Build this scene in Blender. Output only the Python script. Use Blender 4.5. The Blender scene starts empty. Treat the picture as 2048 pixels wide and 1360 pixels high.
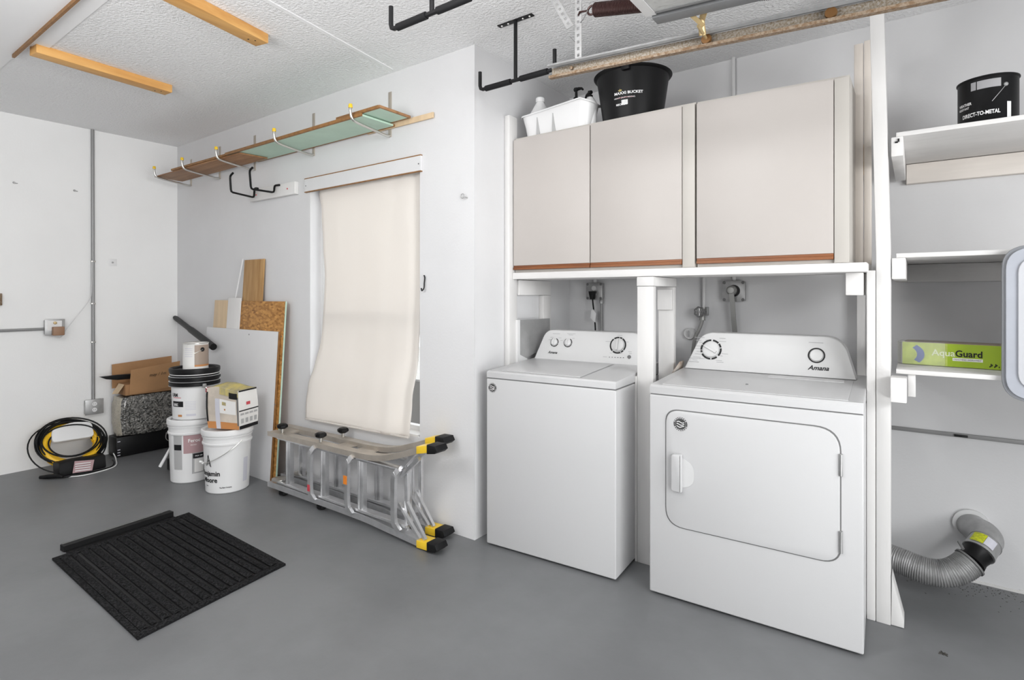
import bpy, bmesh, math, random
from mathutils import Vector, Matrix, Euler
random.seed(7)
PI = math.pi
S = bpy.context.scene
COL = S.collection

# ------------------------------------------------------------------ camera, world, light, exposure
CAM = Vector((5.54, -2.349, 1.34)); YAW = math.radians(36); FPX = 1113.0; PX, PY = 1024.0, 592.0
cam_d = bpy.data.cameras.new('camera'); cam = bpy.data.objects.new('camera', cam_d); COL.objects.link(cam)
cam.location = CAM; cam.rotation_euler = (PI/2, 0, YAW)
cam_d.sensor_width = 36; cam_d.lens = FPX/2048*36
cam_d.shift_y = -(680-PY)/2048
cam_d.clip_start = 0.02
S.camera = cam
S.view_settings.view_transform = 'Standard'; S.view_settings.look = 'None'
S.view_settings.gamma = 1; S.view_settings.use_curve_mapping = False
S.view_settings.exposure = 0.0
S.cycles.use_denoising = True
S.cycles.max_bounces = 10; S.cycles.diffuse_bounces = 6
S.cycles.sample_clamp_indirect = 6

W = bpy.data.worlds.new('world'); S.world = W; W.use_nodes = True
W.node_tree.nodes['Background'].inputs[0].default_value = (0.93, 0.97, 1, 1)
W.node_tree.nodes['Background'].inputs[1].default_value = 2.4

def area(name, loc, rot, sx, sy, power, color=(1, 1, 1), spread=PI):
    l = bpy.data.lights.new(name, 'AREA'); l.shape = 'RECTANGLE'; l.size = sx; l.size_y = sy
    l.energy = power; l.color = color; l.spread = spread
    o = bpy.data.objects.new(name, l); COL.objects.link(o); o.location = loc; o.rotation_euler = rot
    return o
# daylight entering through the open garage door on the right; the other lights are added fills out of view
area('door_upper_daylight', (7.14, -1.78, 1.78), (0, math.radians(96), 0), 0.5, 2.5, 60, (1, 1, 1))
# uplight added in the same opening to brighten the ceiling, then unseen fills
area('door_uplight_fill', (7.12, -1.78, 0.45), (0, math.radians(128), 0), 0.8, 2.5, 42, (1, 0.99, 0.97))
bl = bpy.data.lights.new('ceiling_fill', 'POINT'); bl.energy = 46; bl.shadow_soft_size = 0.25  # added point fill that lifts the ceiling, no fitting behind it
bo = bpy.data.objects.new('ceiling_fill', bl); COL.objects.link(bo); bo.location = (3.3, -2.7, 2.25)
bl2 = bpy.data.lights.new('upper_right_fill', 'POINT'); bl2.energy = 20; bl2.shadow_soft_size = 0.12  # unseen fill added to brighten the right ceiling and upper back wall
bo2 = bpy.data.objects.new('upper_right_fill', bl2); COL.objects.link(bo2); bo2.location = (4.55, -1.25, 2.42)
bl3 = bpy.data.lights.new('rear_fill', 'POINT'); bl3.energy = 9; bl3.shadow_soft_size = 0.25  # unseen fill added behind the camera for the right-hand walls
bo3 = bpy.data.objects.new('rear_fill', bl3); COL.objects.link(bo3); bo3.location = (6.2, -4.1, 2.3)
area('uplight_fill', (4.0, -3.2, 1.55), (math.radians(180-18), 0, 0), 0.9, 0.9, 47, (1, 0.99, 0.98))  # added area fill aimed up to brighten the ceiling

# ------------------------------------------------------------------ maths helpers
FW = Vector((-math.sin(YAW), math.cos(YAW), 0)); RT = Vector((math.cos(YAW), math.sin(YAW), 0))
def P(u, v, ax, c):
    """where the sight line of photo point (u, v) meets the real plane x, y or z = c"""
    r = FW + RT*((u-PX)/FPX) + Vector((0, 0, -(v-PY)/FPX))
    i = 'xyz'.index(ax); t = (c-CAM[i])/r[i]
    return CAM + r*t
def PP(u, v, p0, n):
    r = FW + RT*((u-PX)/FPX) + Vector((0, 0, -(v-PY)/FPX))
    t = (Vector(p0)-CAM).dot(Vector(n))/r.dot(Vector(n))
    return CAM + r*t

# ------------------------------------------------------------------ materials
def mat(name, col, rough=0.6, metal=0.0, var=0.0, vscale=6.0, bump=0.0, bscale=60.0, stretch=(1, 1, 1),
        col2=None, spec=0.5, coat=0.0, alpha=1.0, trans=0.0, detail=4, dirt=None):
    m = bpy.data.materials.new(name); m.use_nodes = True
    nt = m.node_tree; b = nt.nodes['Principled BSDF']
    b.inputs['Base Color'].default_value = (*col, 1); b.inputs['Roughness'].default_value = rough
    b.inputs['Metallic'].default_value = metal
    b.inputs['Specular IOR Level'].default_value = spec
    b.inputs['Coat Weight'].default_value = coat
    b.inputs['Transmission Weight'].default_value = trans
    b.inputs['Alpha'].default_value = alpha
    if var or bump or col2:
        tc = nt.nodes.new('ShaderNodeTexCoord'); mp = nt.nodes.new('ShaderNodeMapping')
        mp.inputs['Scale'].default_value = stretch
        nt.links.new(tc.outputs['Object'], mp.inputs['Vector'])
    if var or col2:
        n = nt.nodes.new('ShaderNodeTexNoise'); n.inputs['Scale'].default_value = vscale
        n.inputs['Detail'].default_value = detail; n.inputs['Roughness'].default_value = 0.6
        nt.links.new(mp.outputs[0], n.inputs['Vector'])
        r = nt.nodes.new('ShaderNodeValToRGB')
        c2 = col2 if col2 else tuple(max(0, c*(1-var)) for c in col)
        c1 = col if col2 else tuple(min(1, c*(1+var*0.6)) for c in col)
        r.color_ramp.elements[0].position = 0.38; r.color_ramp.elements[1].position = 0.64
        r.color_ramp.elements[0].color = (*c2, 1); r.color_ramp.elements[1].color = (*c1, 1)
        nt.links.new(n.outputs['Fac'], r.inputs['Fac']); nt.links.new(r.outputs[0], b.inputs['Base Color'])
    if bump:
        n2 = nt.nodes.new('ShaderNodeTexNoise'); n2.inputs['Scale'].default_value = bscale
        n2.inputs['Detail'].default_value = 3
        nt.links.new(mp.outputs[0], n2.inputs['Vector'])
        bp = nt.nodes.new('ShaderNodeBump'); bp.inputs['Strength'].default_value = bump
        bp.inputs['Distance'].default_value = 0.01
        nt.links.new(n2.outputs['Fac'], bp.inputs['Height']); nt.links.new(bp.outputs[0], b.inputs['Normal'])
    return m

M = {}
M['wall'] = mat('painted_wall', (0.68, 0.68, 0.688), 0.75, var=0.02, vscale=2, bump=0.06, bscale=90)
M['wall_left'] = mat('painted_wall_left_lit', (0.84, 0.84, 0.835), 0.7, var=0.015, vscale=2, bump=0.06, bscale=80)  # same paint as the other walls, lightened to carry the light falling here
M['ceil'] = mat('textured_ceiling', (0.86, 0.86, 0.865), 0.85, bump=1.0, bscale=70)
M['ceil_smooth'] = mat('smooth_ceiling', (0.86, 0.86, 0.865), 0.8, bump=0.05, bscale=40)
M['debris'] = mat('dark_grit', (0.06, 0.056, 0.05), 0.9)
M['floor'] = mat('grey_floor_paint', (0.168, 0.172, 0.178), 0.42, var=0.14, vscale=1.3, bump=0.04, bscale=35, detail=8)
M['white_paint'] = mat('white_painted_timber', (0.72, 0.71, 0.70), 0.55, var=0.06, vscale=5, bump=0.12, bscale=30, stretch=(1, 1, .15))
M['white_paint_x'] = mat('white_painted_plank', (0.73, 0.72, 0.71), 0.55, var=0.06, vscale=5, bump=0.12, bscale=30, stretch=(.15, 1, 1))
M['pinkish'] = mat('thinly_primed_timber', (0.72, 0.66, 0.60), 0.6, var=0.08, vscale=8, stretch=(1, 1, .12), bump=0.1)
M['pinkish_x'] = mat('thinly_primed_batten', (0.76, 0.71, 0.66), 0.6, var=0.08, vscale=8, stretch=(.12, 1, 1), bump=0.1)
M['cabinet'] = mat('almond_laminate', (0.485, 0.452, 0.428), 0.45, var=0.015, vscale=3)
M['cabinet_edge'] = mat('cream_cabinet_frame', (0.50, 0.475, 0.440), 0.45)
M['cab_wood'] = mat('oak_pull_strip', (0.30, 0.105, 0.03), 0.4, col2=(0.15, 0.045, 0.012), vscale=14, stretch=(.08, 1, 1))
M['pine'] = mat('yellow_pine', (0.74, 0.42, 0.14), 0.55, col2=(0.60, 0.30, 0.085), vscale=16, stretch=(1, .07, 1))
M['wood_x'] = mat('brown_board', (0.36, 0.19, 0.085), 0.55, col2=(0.24, 0.11, 0.04), vscale=18, stretch=(.07, 1, 1))
M['wood_edge'] = mat('board_edge_brown', (0.27, 0.13, 0.04), 0.55, var=0.2, vscale=30)
M['wood_plank'] = mat('weathered_plank', (0.50, 0.31, 0.13), 0.6, col2=(0.34, 0.18, 0.06), vscale=14, stretch=(1, 1, .1))
M['wood_pale'] = mat('pale_offcut', (0.66, 0.50, 0.32), 0.6, var=0.1, vscale=14, stretch=(1, 1, .1))
M['green'] = mat('mint_green_paint', (0.50, 0.67, 0.55), 0.5, var=0.04)
M['white_plastic'] = mat('white_plastic', (0.76, 0.76, 0.76), 0.35)
M['white_gloss'] = mat('appliance_enamel', (0.56, 0.56, 0.565), 0.3, bump=0.02, bscale=200)
M['console'] = mat('console_plastic', (0.62, 0.62, 0.62), 0.4)
M['seam'] = mat('grey_seam', (0.16, 0.16, 0.16), 0.7)
M['ink'] = mat('black_ink', (0.010, 0.010, 0.011), 0.5, spec=0.3)
M['dial'] = mat('dial_plastic', (0.64, 0.64, 0.64), 0.35)
M['badge'] = mat('dark_badge', (0.06, 0.06, 0.06), 0.5, spec=0.3)
M['aqua_pale'] = mat('pale_letter_print', (0.70, 0.76, 0.52), 0.4)
M['grey_ink'] = mat('grey_ink', (0.33, 0.33, 0.34), 0.5)
M['white_ink'] = mat('white_ink', (0.85, 0.85, 0.85), 0.5)
M['red_ink'] = mat('red_ink', (0.55, 0.06, 0.08), 0.5)
M['black'] = mat('black_plastic', (0.006, 0.006, 0.0065), 0.42, spec=0.22)
M['black_matte'] = mat('black_foam', (0.010, 0.010, 0.011), 0.7, spec=0.25)
M['black_steel'] = mat('black_powder_steel', (0.008, 0.008, 0.009), 0.45, spec=0.3)
M['alu'] = mat('brushed_aluminium', (0.72, 0.72, 0.73), 0.3, metal=0.85, var=0.06, vscale=20)
M['alu_warm'] = mat('dusty_aluminium', (0.52, 0.47, 0.41), 0.45, metal=0.6, var=0.10, vscale=10)
M['chrome'] = mat('bright_zinc', (0.62, 0.61, 0.58), 0.28, metal=0.9)
M['yellow'] = mat('yellow_plastic', (0.85, 0.56, 0.03), 0.4)
M['yellow_cord'] = mat('yellow_hose', (0.85, 0.50, 0.02), 0.45)
M['orange'] = mat('orange_label', (0.8, 0.24, 0.02), 0.5)
M['galv'] = mat('galvanised_steel', (0.42, 0.42, 0.42), 0.42, metal=0.6, var=0.12, vscale=18)
M['conduit'] = mat('grey_painted_conduit', (0.30, 0.30, 0.30), 0.45, metal=0.4)
M['conduit_light'] = mat('painted_white_pipe', (0.66, 0.66, 0.66), 0.5)
M['rust'] = mat('rusty_dusty_steel', (0.40, 0.37, 0.33), 0.65, metal=0.3, col2=(0.22, 0.17, 0.11), vscale=150, bump=0.3, bscale=250)
M['rust_brown'] = mat('rust_brown_steel', (0.30, 0.24, 0.18), 0.6, metal=0.3, col2=(0.17, 0.10, 0.05), vscale=110)
M['brass'] = mat('aged_brass_bracket', (0.50, 0.38, 0.20), 0.45, metal=0.6, var=0.2)
M['bronze'] = mat('dark_bronze_roller', (0.22, 0.11, 0.04), 0.4, metal=0.5)
M['spring'] = mat('dark_brown_spring', (0.045, 0.02, 0.018), 0.4, metal=0.5)
M['door_steel'] = mat('grey_door_steel', (0.20, 0.205, 0.21), 0.5, metal=0.2, var=0.06)
M['door_panel'] = mat('pale_door_underside', (0.58, 0.59, 0.58), 0.5, metal=0.2, var=0.05, bump=.2, bscale=60)
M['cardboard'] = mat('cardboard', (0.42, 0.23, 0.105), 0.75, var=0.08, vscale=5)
M['cardboard_dark'] = mat('cardboard_darker_brown', (0.36, 0.19, 0.085), 0.75, var=0.08)  # darker brown card for the box body
M['mat_fibre'] = mat('charcoal_carpet_rib', (0.034, 0.034, 0.036), 0.95, spec=0.1, col2=(0.006, 0.006, 0.0065), vscale=120, bump=0.9, bscale=240)
M['rubber'] = mat('black_rubber', (0.007, 0.007, 0.0075), 0.55, spec=0.25)
M['grout_top'] = mat('yellow_bag_top', (0.60, 0.50, 0.16), 0.5, col2=(0.34, 0.30, 0.18), vscale=9, stretch=(3, 1, 1))
M['grout_side'] = mat('beige_print', (0.62, 0.55, 0.47), 0.5, var=0.15, vscale=6)
M['grout_white'] = mat('white_print', (0.80, 0.79, 0.77), 0.5)
M['copper_orange'] = mat('orange_brown_print', (0.55, 0.24, 0.08), 0.5)
M['mauve'] = mat('mauve_print', (0.42, 0.27, 0.28), 0.5)
M['mid_grey_print'] = mat('grey_print', (0.42, 0.42, 0.42), 0.5)
M['can_brown'] = mat('taupe_print', (0.33, 0.26, 0.21), 0.4)
M['lime'] = mat('lime_print', (0.33, 0.47, 0.015), 0.3, var=0.05)
M['lime_pale'] = mat('pale_lime_print', (0.50, 0.60, 0.12), 0.25, var=0.2, vscale=18)
M['blue_print'] = mat('blue_print', (0.10, 0.15, 0.36), 0.3)
M['box_tan'] = mat('tan_card_top', (0.40, 0.33, 0.26), 0.6)
M['film'] = mat('crinkled_clear_film_over_grey', (0.56, 0.56, 0.52), 0.15, bump=0.5, bscale=25)
M['lid'] = mat('translucent_grey_plastic', (0.42, 0.44, 0.49), 0.3, var=0.05)
M['lid_dark'] = mat('grey_lid_rim', (0.24, 0.25, 0.27), 0.35)
M['lid_light'] = mat('grey_lid_centre', (0.55, 0.56, 0.59), 0.35)
M['sheetmetal'] = mat('dull_sheet_metal', (0.45, 0.45, 0.45), 0.35, metal=0.5, var=0.1, vscale=7)
M['sage'] = mat('valve_grey', (0.33, 0.33, 0.32), 0.4, metal=0.5)
M['brown_plug'] = mat('brown_transformer', (0.30, 0.17, 0.10), 0.5)
M['tag_yellow'] = mat('yellow_sticker', (0.62, 0.66, 0.02), 0.5, col2=(0.35, 0.38, 0.02), vscale=90)
M['silver_label'] = mat('silver_label', (0.60, 0.60, 0.66), 0.4)
M['rag'] = mat('crumpled_rag', (0.62, 0.61, 0.58), 0.8, col2=(0.40, 0.28, 0.2), vscale=9)
M['concrete_out'] = mat('outdoor_paving', (0.45, 0.44, 0.42), 0.9, var=0.1)
M['dark_out'] = mat('dark_outdoor_shed', (0.05, 0.05, 0.05), 0.8)

# oriented strand board
m = mat('oriented_strand_board', (0.5, 0.26, 0.08), 0.6); nt = m.node_tree
tc = nt.nodes.new('ShaderNodeTexCoord'); mp = nt.nodes.new('ShaderNodeMapping'); mp.inputs['Scale'].default_value = (1, 1, 2)
v = nt.nodes.new('ShaderNodeTexVoronoi'); v.inputs['Scale'].default_value = 34
r = nt.nodes.new('ShaderNodeValToRGB')
r.color_ramp.elements[0].color = (0.22, 0.085, 0.015, 1); r.color_ramp.elements[1].color = (0.62, 0.32, 0.09, 1)
nt.links.new(tc.outputs['Object'], mp.inputs[0]); nt.links.new(mp.outputs[0], v.inputs['Vector'])
nt.links.new(v.outputs['Color'], r.inputs[0]); nt.links.new(r.outputs[0], nt.nodes['Principled BSDF'].inputs['Base Color'])
M['osb'] = m
# bubble wrap over dark goods
m = mat('bubble_wrap_over_dark_goods', (0.1, 0.1, 0.1), 0.12, coat=1.0); nt = m.node_tree
tc = nt.nodes.new('ShaderNodeTexCoord')
v = nt.nodes.new('ShaderNodeTexNoise'); v.inputs['Scale'].default_value = 28; v.inputs['Detail'].default_value = 10; v.inputs['Distortion'].default_value = 2.0
r = nt.nodes.new('ShaderNodeValToRGB'); r.color_ramp.elements[0].position = 0.42; r.color_ramp.elements[1].position = 0.62
r.color_ramp.elements[0].color = (0.035, 0.035, 0.032, 1); r.color_ramp.elements[1].color = (0.27, 0.26, 0.24, 1)
v2 = nt.nodes.new('ShaderNodeTexVoronoi'); v2.inputs['Scale'].default_value = 55
bp = nt.nodes.new('ShaderNodeBump'); bp.inputs['Strength'].default_value = 0.9; bp.inputs['Distance'].default_value = 0.01
nt.links.new(tc.outputs['Object'], v.inputs['Vector']); nt.links.new(tc.outputs['Object'], v2.inputs['Vector'])
nt.links.new(v.outputs['Fac'], r.inputs[0]); nt.links.new(r.outputs[0], nt.nodes['Principled BSDF'].inputs['Base Color'])
nt.links.new(v2.outputs['Distance'], bp.inputs['Height']); nt.links.new(bp.outputs[0], nt.nodes['Principled BSDF'].inputs['Normal'])
M['bubble'] = m
M['bubble_pale'] = mat('bubble_wrap_over_pale_card', (0.50, 0.46, 0.38), 0.3, var=0.15, vscale=14, bump=0.7, bscale=60)
# thin curtain cloth
m = bpy.data.materials.new('thin_white_sheet'); m.use_nodes = True; nt = m.node_tree
nt.nodes.remove(nt.nodes['Principled BSDF'])
d = nt.nodes.new('ShaderNodeBsdfDiffuse'); t = nt.nodes.new('ShaderNodeBsdfTranslucent'); x = nt.nodes.new('ShaderNodeMixShader')
n = nt.nodes.new('ShaderNodeTexNoise'); n.inputs['Scale'].default_value = 2.5
r = nt.nodes.new('ShaderNodeValToRGB'); r.color_ramp.elements[0].color = (0.86, 0.84, 0.81, 1); r.color_ramp.elements[1].color = (0.90, 0.89, 0.87, 1)
nt.links.new(n.outputs['Fac'], r.inputs[0]); nt.links.new(r.outputs[0], d.inputs[0])
t.inputs[0].default_value = (0.90, 0.85, 0.80, 1); x.inputs[0].default_value = 0.5
nt.links.new(d.outputs[0], x.inputs[1]); nt.links.new(t.outputs[0], x.inputs[2])
nt.links.new(x.outputs[0], nt.nodes['Material Output'].inputs[0])
M['curtain'] = m
M['glass'] = mat('window_glass', (1, 1, 1), 0.02, alpha=0.12)
M['shrink'] = mat('clear_shrink_film', (1, 1, 1), 0.12, alpha=0.18, bump=0.8, bscale=18)

# ------------------------------------------------------------------ mesh helpers
class MB:
    """collects shapes into one bmesh; build() links it as ONE object"""
    def __init__(s): s.bm = bmesh.new(); s.mats = []
    def _mi(s, m):
        if m is None: return 0
        if m not in s.mats: s.mats.append(m)
        return s.mats.index(m)
    def box(s, x0, x1, y0, y1, z0, z1, m=None, bev=0.0, seg=2, mtx=None):
        vs = [s.bm.verts.new((x, y, z)) for x in (x0, x1) for y in (y0, y1) for z in (z0, z1)]
        q = [(0, 1, 3, 2), (4, 6, 7, 5), (0, 4, 5, 1), (2, 3, 7, 6), (0, 2, 6, 4), (1, 5, 7, 3)]
        fs = [s.bm.faces.new([vs[i] for i in f]) for f in q]
        mi = s._mi(m)
        for f in fs: f.material_index = mi
        bmesh.ops.recalc_face_normals(s.bm, faces=fs)
        if mtx: bmesh.ops.transform(s.bm, matrix=mtx, verts=vs)
        if bev:
            es = list({e for f in fs for e in f.edges})
            r = bmesh.ops.bevel(s.bm, geom=es, offset=bev, segments=seg, profile=0.5, affect='EDGES')
            for f in r['faces']: f.material_index = mi; f.smooth = True
        return s
    def prism(s, poly, d, m=None, bev=0.0):
        """poly: 3D points of a flat face; d: extrusion vector"""
        d = Vector(d); mi = s._mi(m)
        a = [s.bm.verts.new(p) for p in poly]; b = [s.bm.verts.new(Vector(p)+d) for p in poly]
        fs = [s.bm.faces.new(a), s.bm.faces.new(list(reversed(b)))]
        n = len(a)
        for i in range(n): fs.append(s.bm.faces.new((a[i], b[i], b[(i+1) % n], a[(i+1) % n])))
        for f in fs: f.material_index = mi
        bmesh.ops.recalc_face_normals(s.bm, faces=fs)
        if bev:
            es = list(fs[0].edges)+list(fs[1].edges)
            r = bmesh.ops.bevel(s.bm, geom=es, offset=bev, segments=2, profile=0.5, affect='EDGES')
            for f in r['faces']: f.material_index = mi; f.smooth = True
        return s
    def tube(s, pts, r, m=None, seg=12, cap=True, flat=None, closed=False):
        """r: number or list; flat=(normal, ratio) squashes the section"""
        pts = [Vector(p) for p in pts]; n = len(pts); mi = s._mi(m)
        rs = r if isinstance(r, (list, tuple)) else [r]*n
        rings = []; up = None
        for i in range(n):
            if closed: t = (pts[(i+1) % n]-pts[i-1])
            else: t = (pts[min(i+1, n-1)]-pts[max(i-1, 0)])
            t.normalize()
            if up is None:
                up = Vector((0, 0, 1)) if abs(t.z) < 0.9 else Vector((1, 0, 0))
            a = t.cross(up)
            if a.length < 1e-5: a = t.orthogonal()
            a.normalize(); b = a.cross(t).normalized(); up = b
            rings.append([s.bm.verts.new(pts[i]+(a*math.cos(2*PI*k/seg)+b*math.sin(2*PI*k/seg))*rs[i]) for k in range(seg)])
        fs = []
        for i in range(n if closed else n-1):
            A = rings[i]; B = rings[(i+1) % n]
            for k in range(seg):
                fs.append(s.bm.faces.new((A[k], A[(k+1) % seg], B[(k+1) % seg], B[k])))
        if cap and not closed:
            c1 = s.bm.faces.new(list(reversed(rings[0]))); c2 = s.bm.faces.new(rings[-1]); c1.material_index = c2.material_index = mi
        for f in fs: f.smooth = True; f.material_index = mi
        return s
    def strip(s, pts, w, th, up=(0, 1, 0), m=None):
        """rectangular bar swept along pts; w measured along 'up', th across"""
        pts = [Vector(p) for p in pts]; u = Vector(up).normalized(); rings = []; mi = s._mi(m); n = len(pts)
        for i in range(n):
            t = (pts[min(i+1, n-1)]-pts[max(i-1, 0)]).normalized(); a = t.cross(u).normalized()
            rings.append([s.bm.verts.new(pts[i]+a*sa*th/2+u*su*w/2) for sa, su in ((-1, -1), (1, -1), (1, 1), (-1, 1))])
        fs = []
        for i in range(n-1):
            for k in range(4): fs.append(s.bm.faces.new((rings[i][k], rings[i][(k+1) % 4], rings[i+1][(k+1) % 4], rings[i+1][k])))
        fs += [s.bm.faces.new(list(reversed(rings[0]))), s.bm.faces.new(rings[-1])]
        for f in fs: f.material_index = mi
        bmesh.ops.recalc_face_normals(s.bm, faces=fs)
        return s
    def lathe(s, prof, c=(0, 0, 0), m=None, seg=40, mtx=None, sharp=False):
        """prof: list of (r, z)"""
        c = Vector(c); mi = s._mi(m); rings = []; allv = []
        for (r, z) in prof:
            if r < 1e-6: ring = [s.bm.verts.new(c+Vector((0, 0, z)))]
            else: ring = [s.bm.verts.new(c+Vector((r*math.cos(2*PI*k/seg), r*math.sin(2*PI*k/seg), z))) for k in range(seg)]
            rings.append(ring); allv += ring
        for A, B in zip(rings, rings[1:]):
            for k in range(seg):
                k2 = (k+1) % seg
                if len(A) == 1 and len(B) == 1: continue
                if len(A) == 1: f = s.bm.faces.new((A[0], B[k2], B[k]))
                elif len(B) == 1: f = s.bm.faces.new((A[k], A[k2], B[0]))
                else: f = s.bm.faces.new((A[k], A[k2], B[k2], B[k]))
                f.smooth = not sharp; f.material_index = mi
        if mtx: bmesh.ops.transform(s.bm, matrix=mtx, verts=allv)
        return s
    def face(s, pts, m=None):
        f = s.bm.faces.new([s.bm.verts.new(p) for p in pts]); f.material_index = s._mi(m); return s
    def build(s, name, m=None, parent=None, local=False, autosmooth=35):
        if m is not None and m not in s.mats: s.mats.insert(0, m) if not s.mats else None
        me = bpy.data.meshes.new(name)
        o = bpy.data.objects.new(name, me)
        mats = s.mats if s.mats else [m or 'white_paint']
        for k in mats: me.materials.append(M[k])
        if parent is None:
            vs = s.bm.verts
            xs = [v.co.x for v in vs]; ys = [v.co.y for v in vs]; z0 = min(v.co.z for v in vs)
            c = Vector(((min(xs)+max(xs))/2, (min(ys)+max(ys))/2, z0))
            bmesh.ops.translate(s.bm, verts=list(s.bm.verts), vec=-c); o.location = c
        else:
            o.parent = parent
            if not local:
                root = Matrix.Identity(4); chain = []; q = parent
                while q is not None: chain.append(q); q = q.parent
                for q in reversed(chain):
                    root = root @ (Matrix.Translation(q.location) @ q.rotation_euler.to_matrix().to_4x4())
                bmesh.ops.transform(s.bm, matrix=root.inverted(), verts=list(s.bm.verts))
        s.bm.normal_update(); s.bm.to_mesh(me); s.bm.free(); COL.objects.link(o)
        if any(p.use_smooth for p in me.polygons):
            try: me.set_sharp_from_angle(angle=math.radians(autosmooth))
            except Exception: pass
        return o

def tag(o, label, cat, group=None, kind=None):
    if label: o['label'] = label
    if cat: o['category'] = cat
    if group: o['group'] = group
    if kind: o['kind'] = kind
    return o
def thing(name, label, cat, loc, rotz=0.0, group=None):
    o = bpy.data.objects.new(name, None); COL.objects.link(o); o.empty_display_size = 0.05
    o.location = loc; o.rotation_euler = (0, 0, rotz)
    return tag(o, label, cat, group)
def struct(mb, name, m):
    o = mb.build(name, m); o['kind'] = 'structure'; return o
def copy_tree(o, parent=None):
    c = o.copy(); COL.objects.link(c); c.parent = parent
    for ch in list(o.children): copy_tree(ch, c)
    return c
def B(name, m, parent, x0, x1, y0, y1, z0, z1, bev=0.0, local=False):
    return MB().box(x0, x1, y0, y1, z0, z1, m, bev).build(name, m, parent, local)

def text(name, body, m, parent, origin, xdir, updir, size, shear=0.0, depth=0.0004, align='LEFT', cyl=None, bold=0.0, sx=1.0):
    """lettering; origin in world; cyl=(cx, cy, r0, z0, r1, z1) wraps it round an upright (tapered) cylinder starting at angle origin"""
    cu = bpy.data.curves.new(name, 'FONT'); cu.body = body; cu.size = size; cu.shear = shear; cu.align_x = align
    cu.offset = bold; cu.resolution_u = 3
    t = bpy.data.objects.new('tmp', cu); COL.objects.link(t)
    dg = bpy.context.evaluated_depsgraph_get()
    me = bpy.data.meshes.new_from_object(t.evaluated_get(dg))
    bpy.data.objects.remove(t); bpy.data.curves.remove(cu)
    bm = bmesh.new(); bm.from_mesh(me); bpy.data.meshes.remove(me)
    mb = MB(); mb.bm.free(); mb.bm = bm
    if cyl:
        cx, cy, r0, z0, r1, z1 = cyl; a0, zb = origin
        for v in bm.verts:
            z = zb+v.co.y; r = r0+(r1-r0)*(z-z0)/(z1-z0)+0.0012; a = a0+v.co.x*sx/r
            v.co = Vector((cx+r*math.cos(a), cy+r*math.sin(a), z))
    else:
        X = Vector(xdir).normalized(); U = Vector(updir); U = (U-X*U.dot(X)).normalized(); N = X.cross(U); O = Vector(origin)
        for v in bm.verts: v.co = O+X*v.co.x*sx+U*v.co.y+N*depth
    return mb.build(name, m, parent)

def cyl_patch(mb, cx, cy, prof, a0, a1, z0, z1, m, off=0.0008, n=10):
    """a patch wrapped on a tapered cylinder; prof=(r0,z0,r1,z1)"""
    r0, zz0, r1, zz1 = prof; rr = lambda z: r0+(r1-r0)*(z-zz0)/(zz1-zz0)+off
    mi = mb._mi(m)
    A = [mb.bm.verts.new((cx+rr(z0)*math.cos(a0+(a1-a0)*i/n), cy+rr(z0)*math.sin(a0+(a1-a0)*i/n), z0)) for i in range(n+1)]
    C = [mb.bm.verts.new((cx+rr(z1)*math.cos(a0+(a1-a0)*i/n), cy+rr(z1)*math.sin(a0+(a1-a0)*i/n), z1)) for i in range(n+1)]
    for i in range(n):
        f = mb.bm.faces.new((A[i], A[i+1], C[i+1], C[i])); f.material_index = mi; f.smooth = True
    return mb

# ================================================================== THE SETTING
H = 2.72; XR = 7.2; YF = -5.6; RX = 3.58; RY = 1.03
struct(MB().box(-0.1, XR+3, YF-0.1, RY+0.1, -0.1, 0, 'floor'), 'floor', 'floor')
struct(MB().box(-0.1, XR+0.1, YF-0.1, RY+0.1, H, H+0.1, 'ceil'), 'ceiling', 'ceil')
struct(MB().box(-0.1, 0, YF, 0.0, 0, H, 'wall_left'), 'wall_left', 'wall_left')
wx0, wx1, wz0, wz1 = 2.066, 3.158, 0.50, 2.09
mb = MB()
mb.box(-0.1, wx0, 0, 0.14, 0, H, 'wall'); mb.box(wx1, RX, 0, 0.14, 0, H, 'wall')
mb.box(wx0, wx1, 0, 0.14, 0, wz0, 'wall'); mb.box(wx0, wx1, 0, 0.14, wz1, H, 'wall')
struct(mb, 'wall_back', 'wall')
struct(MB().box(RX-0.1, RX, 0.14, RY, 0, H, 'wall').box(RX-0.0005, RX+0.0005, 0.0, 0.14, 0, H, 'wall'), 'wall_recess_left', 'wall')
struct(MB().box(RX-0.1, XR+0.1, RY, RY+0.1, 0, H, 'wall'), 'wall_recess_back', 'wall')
mb = MB()      # right wall with the garage door opening
mb.box(XR, XR+0.1, -0.5, RY, 0, H, 'wall'); mb.box(XR, XR+0.1, YF, -3.05, 0, H, 'wall'); mb.box(XR, XR+0.1, -3.05, -0.5, 2.10, H, 'wall')
struct(mb, 'wall_right', 'wall')
struct(MB().box(-0.1, XR+0.1, YF-0.1, YF, 0, H, 'wall'), 'wall_front', 'wall')
struct(MB().box(-6, 12, RY+0.1, 12, -0.3, -0.12, 'concrete_out'), 'ground', 'concrete_out')
# dried caulk line where the recess wall meets the floor
mb = MB(); n = 40
for i in range(n):
    x0 = RX+0.05+(XR-RX-0.1)*i/n; mb.box(x0, x0+(XR-RX-0.1)/n, RY-0.004-0.003*random.random(), RY, 0, 0.010+0.008*random.random(), 'white_paint')
struct(mb, 'baseboard_recess', 'white_paint')
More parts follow.
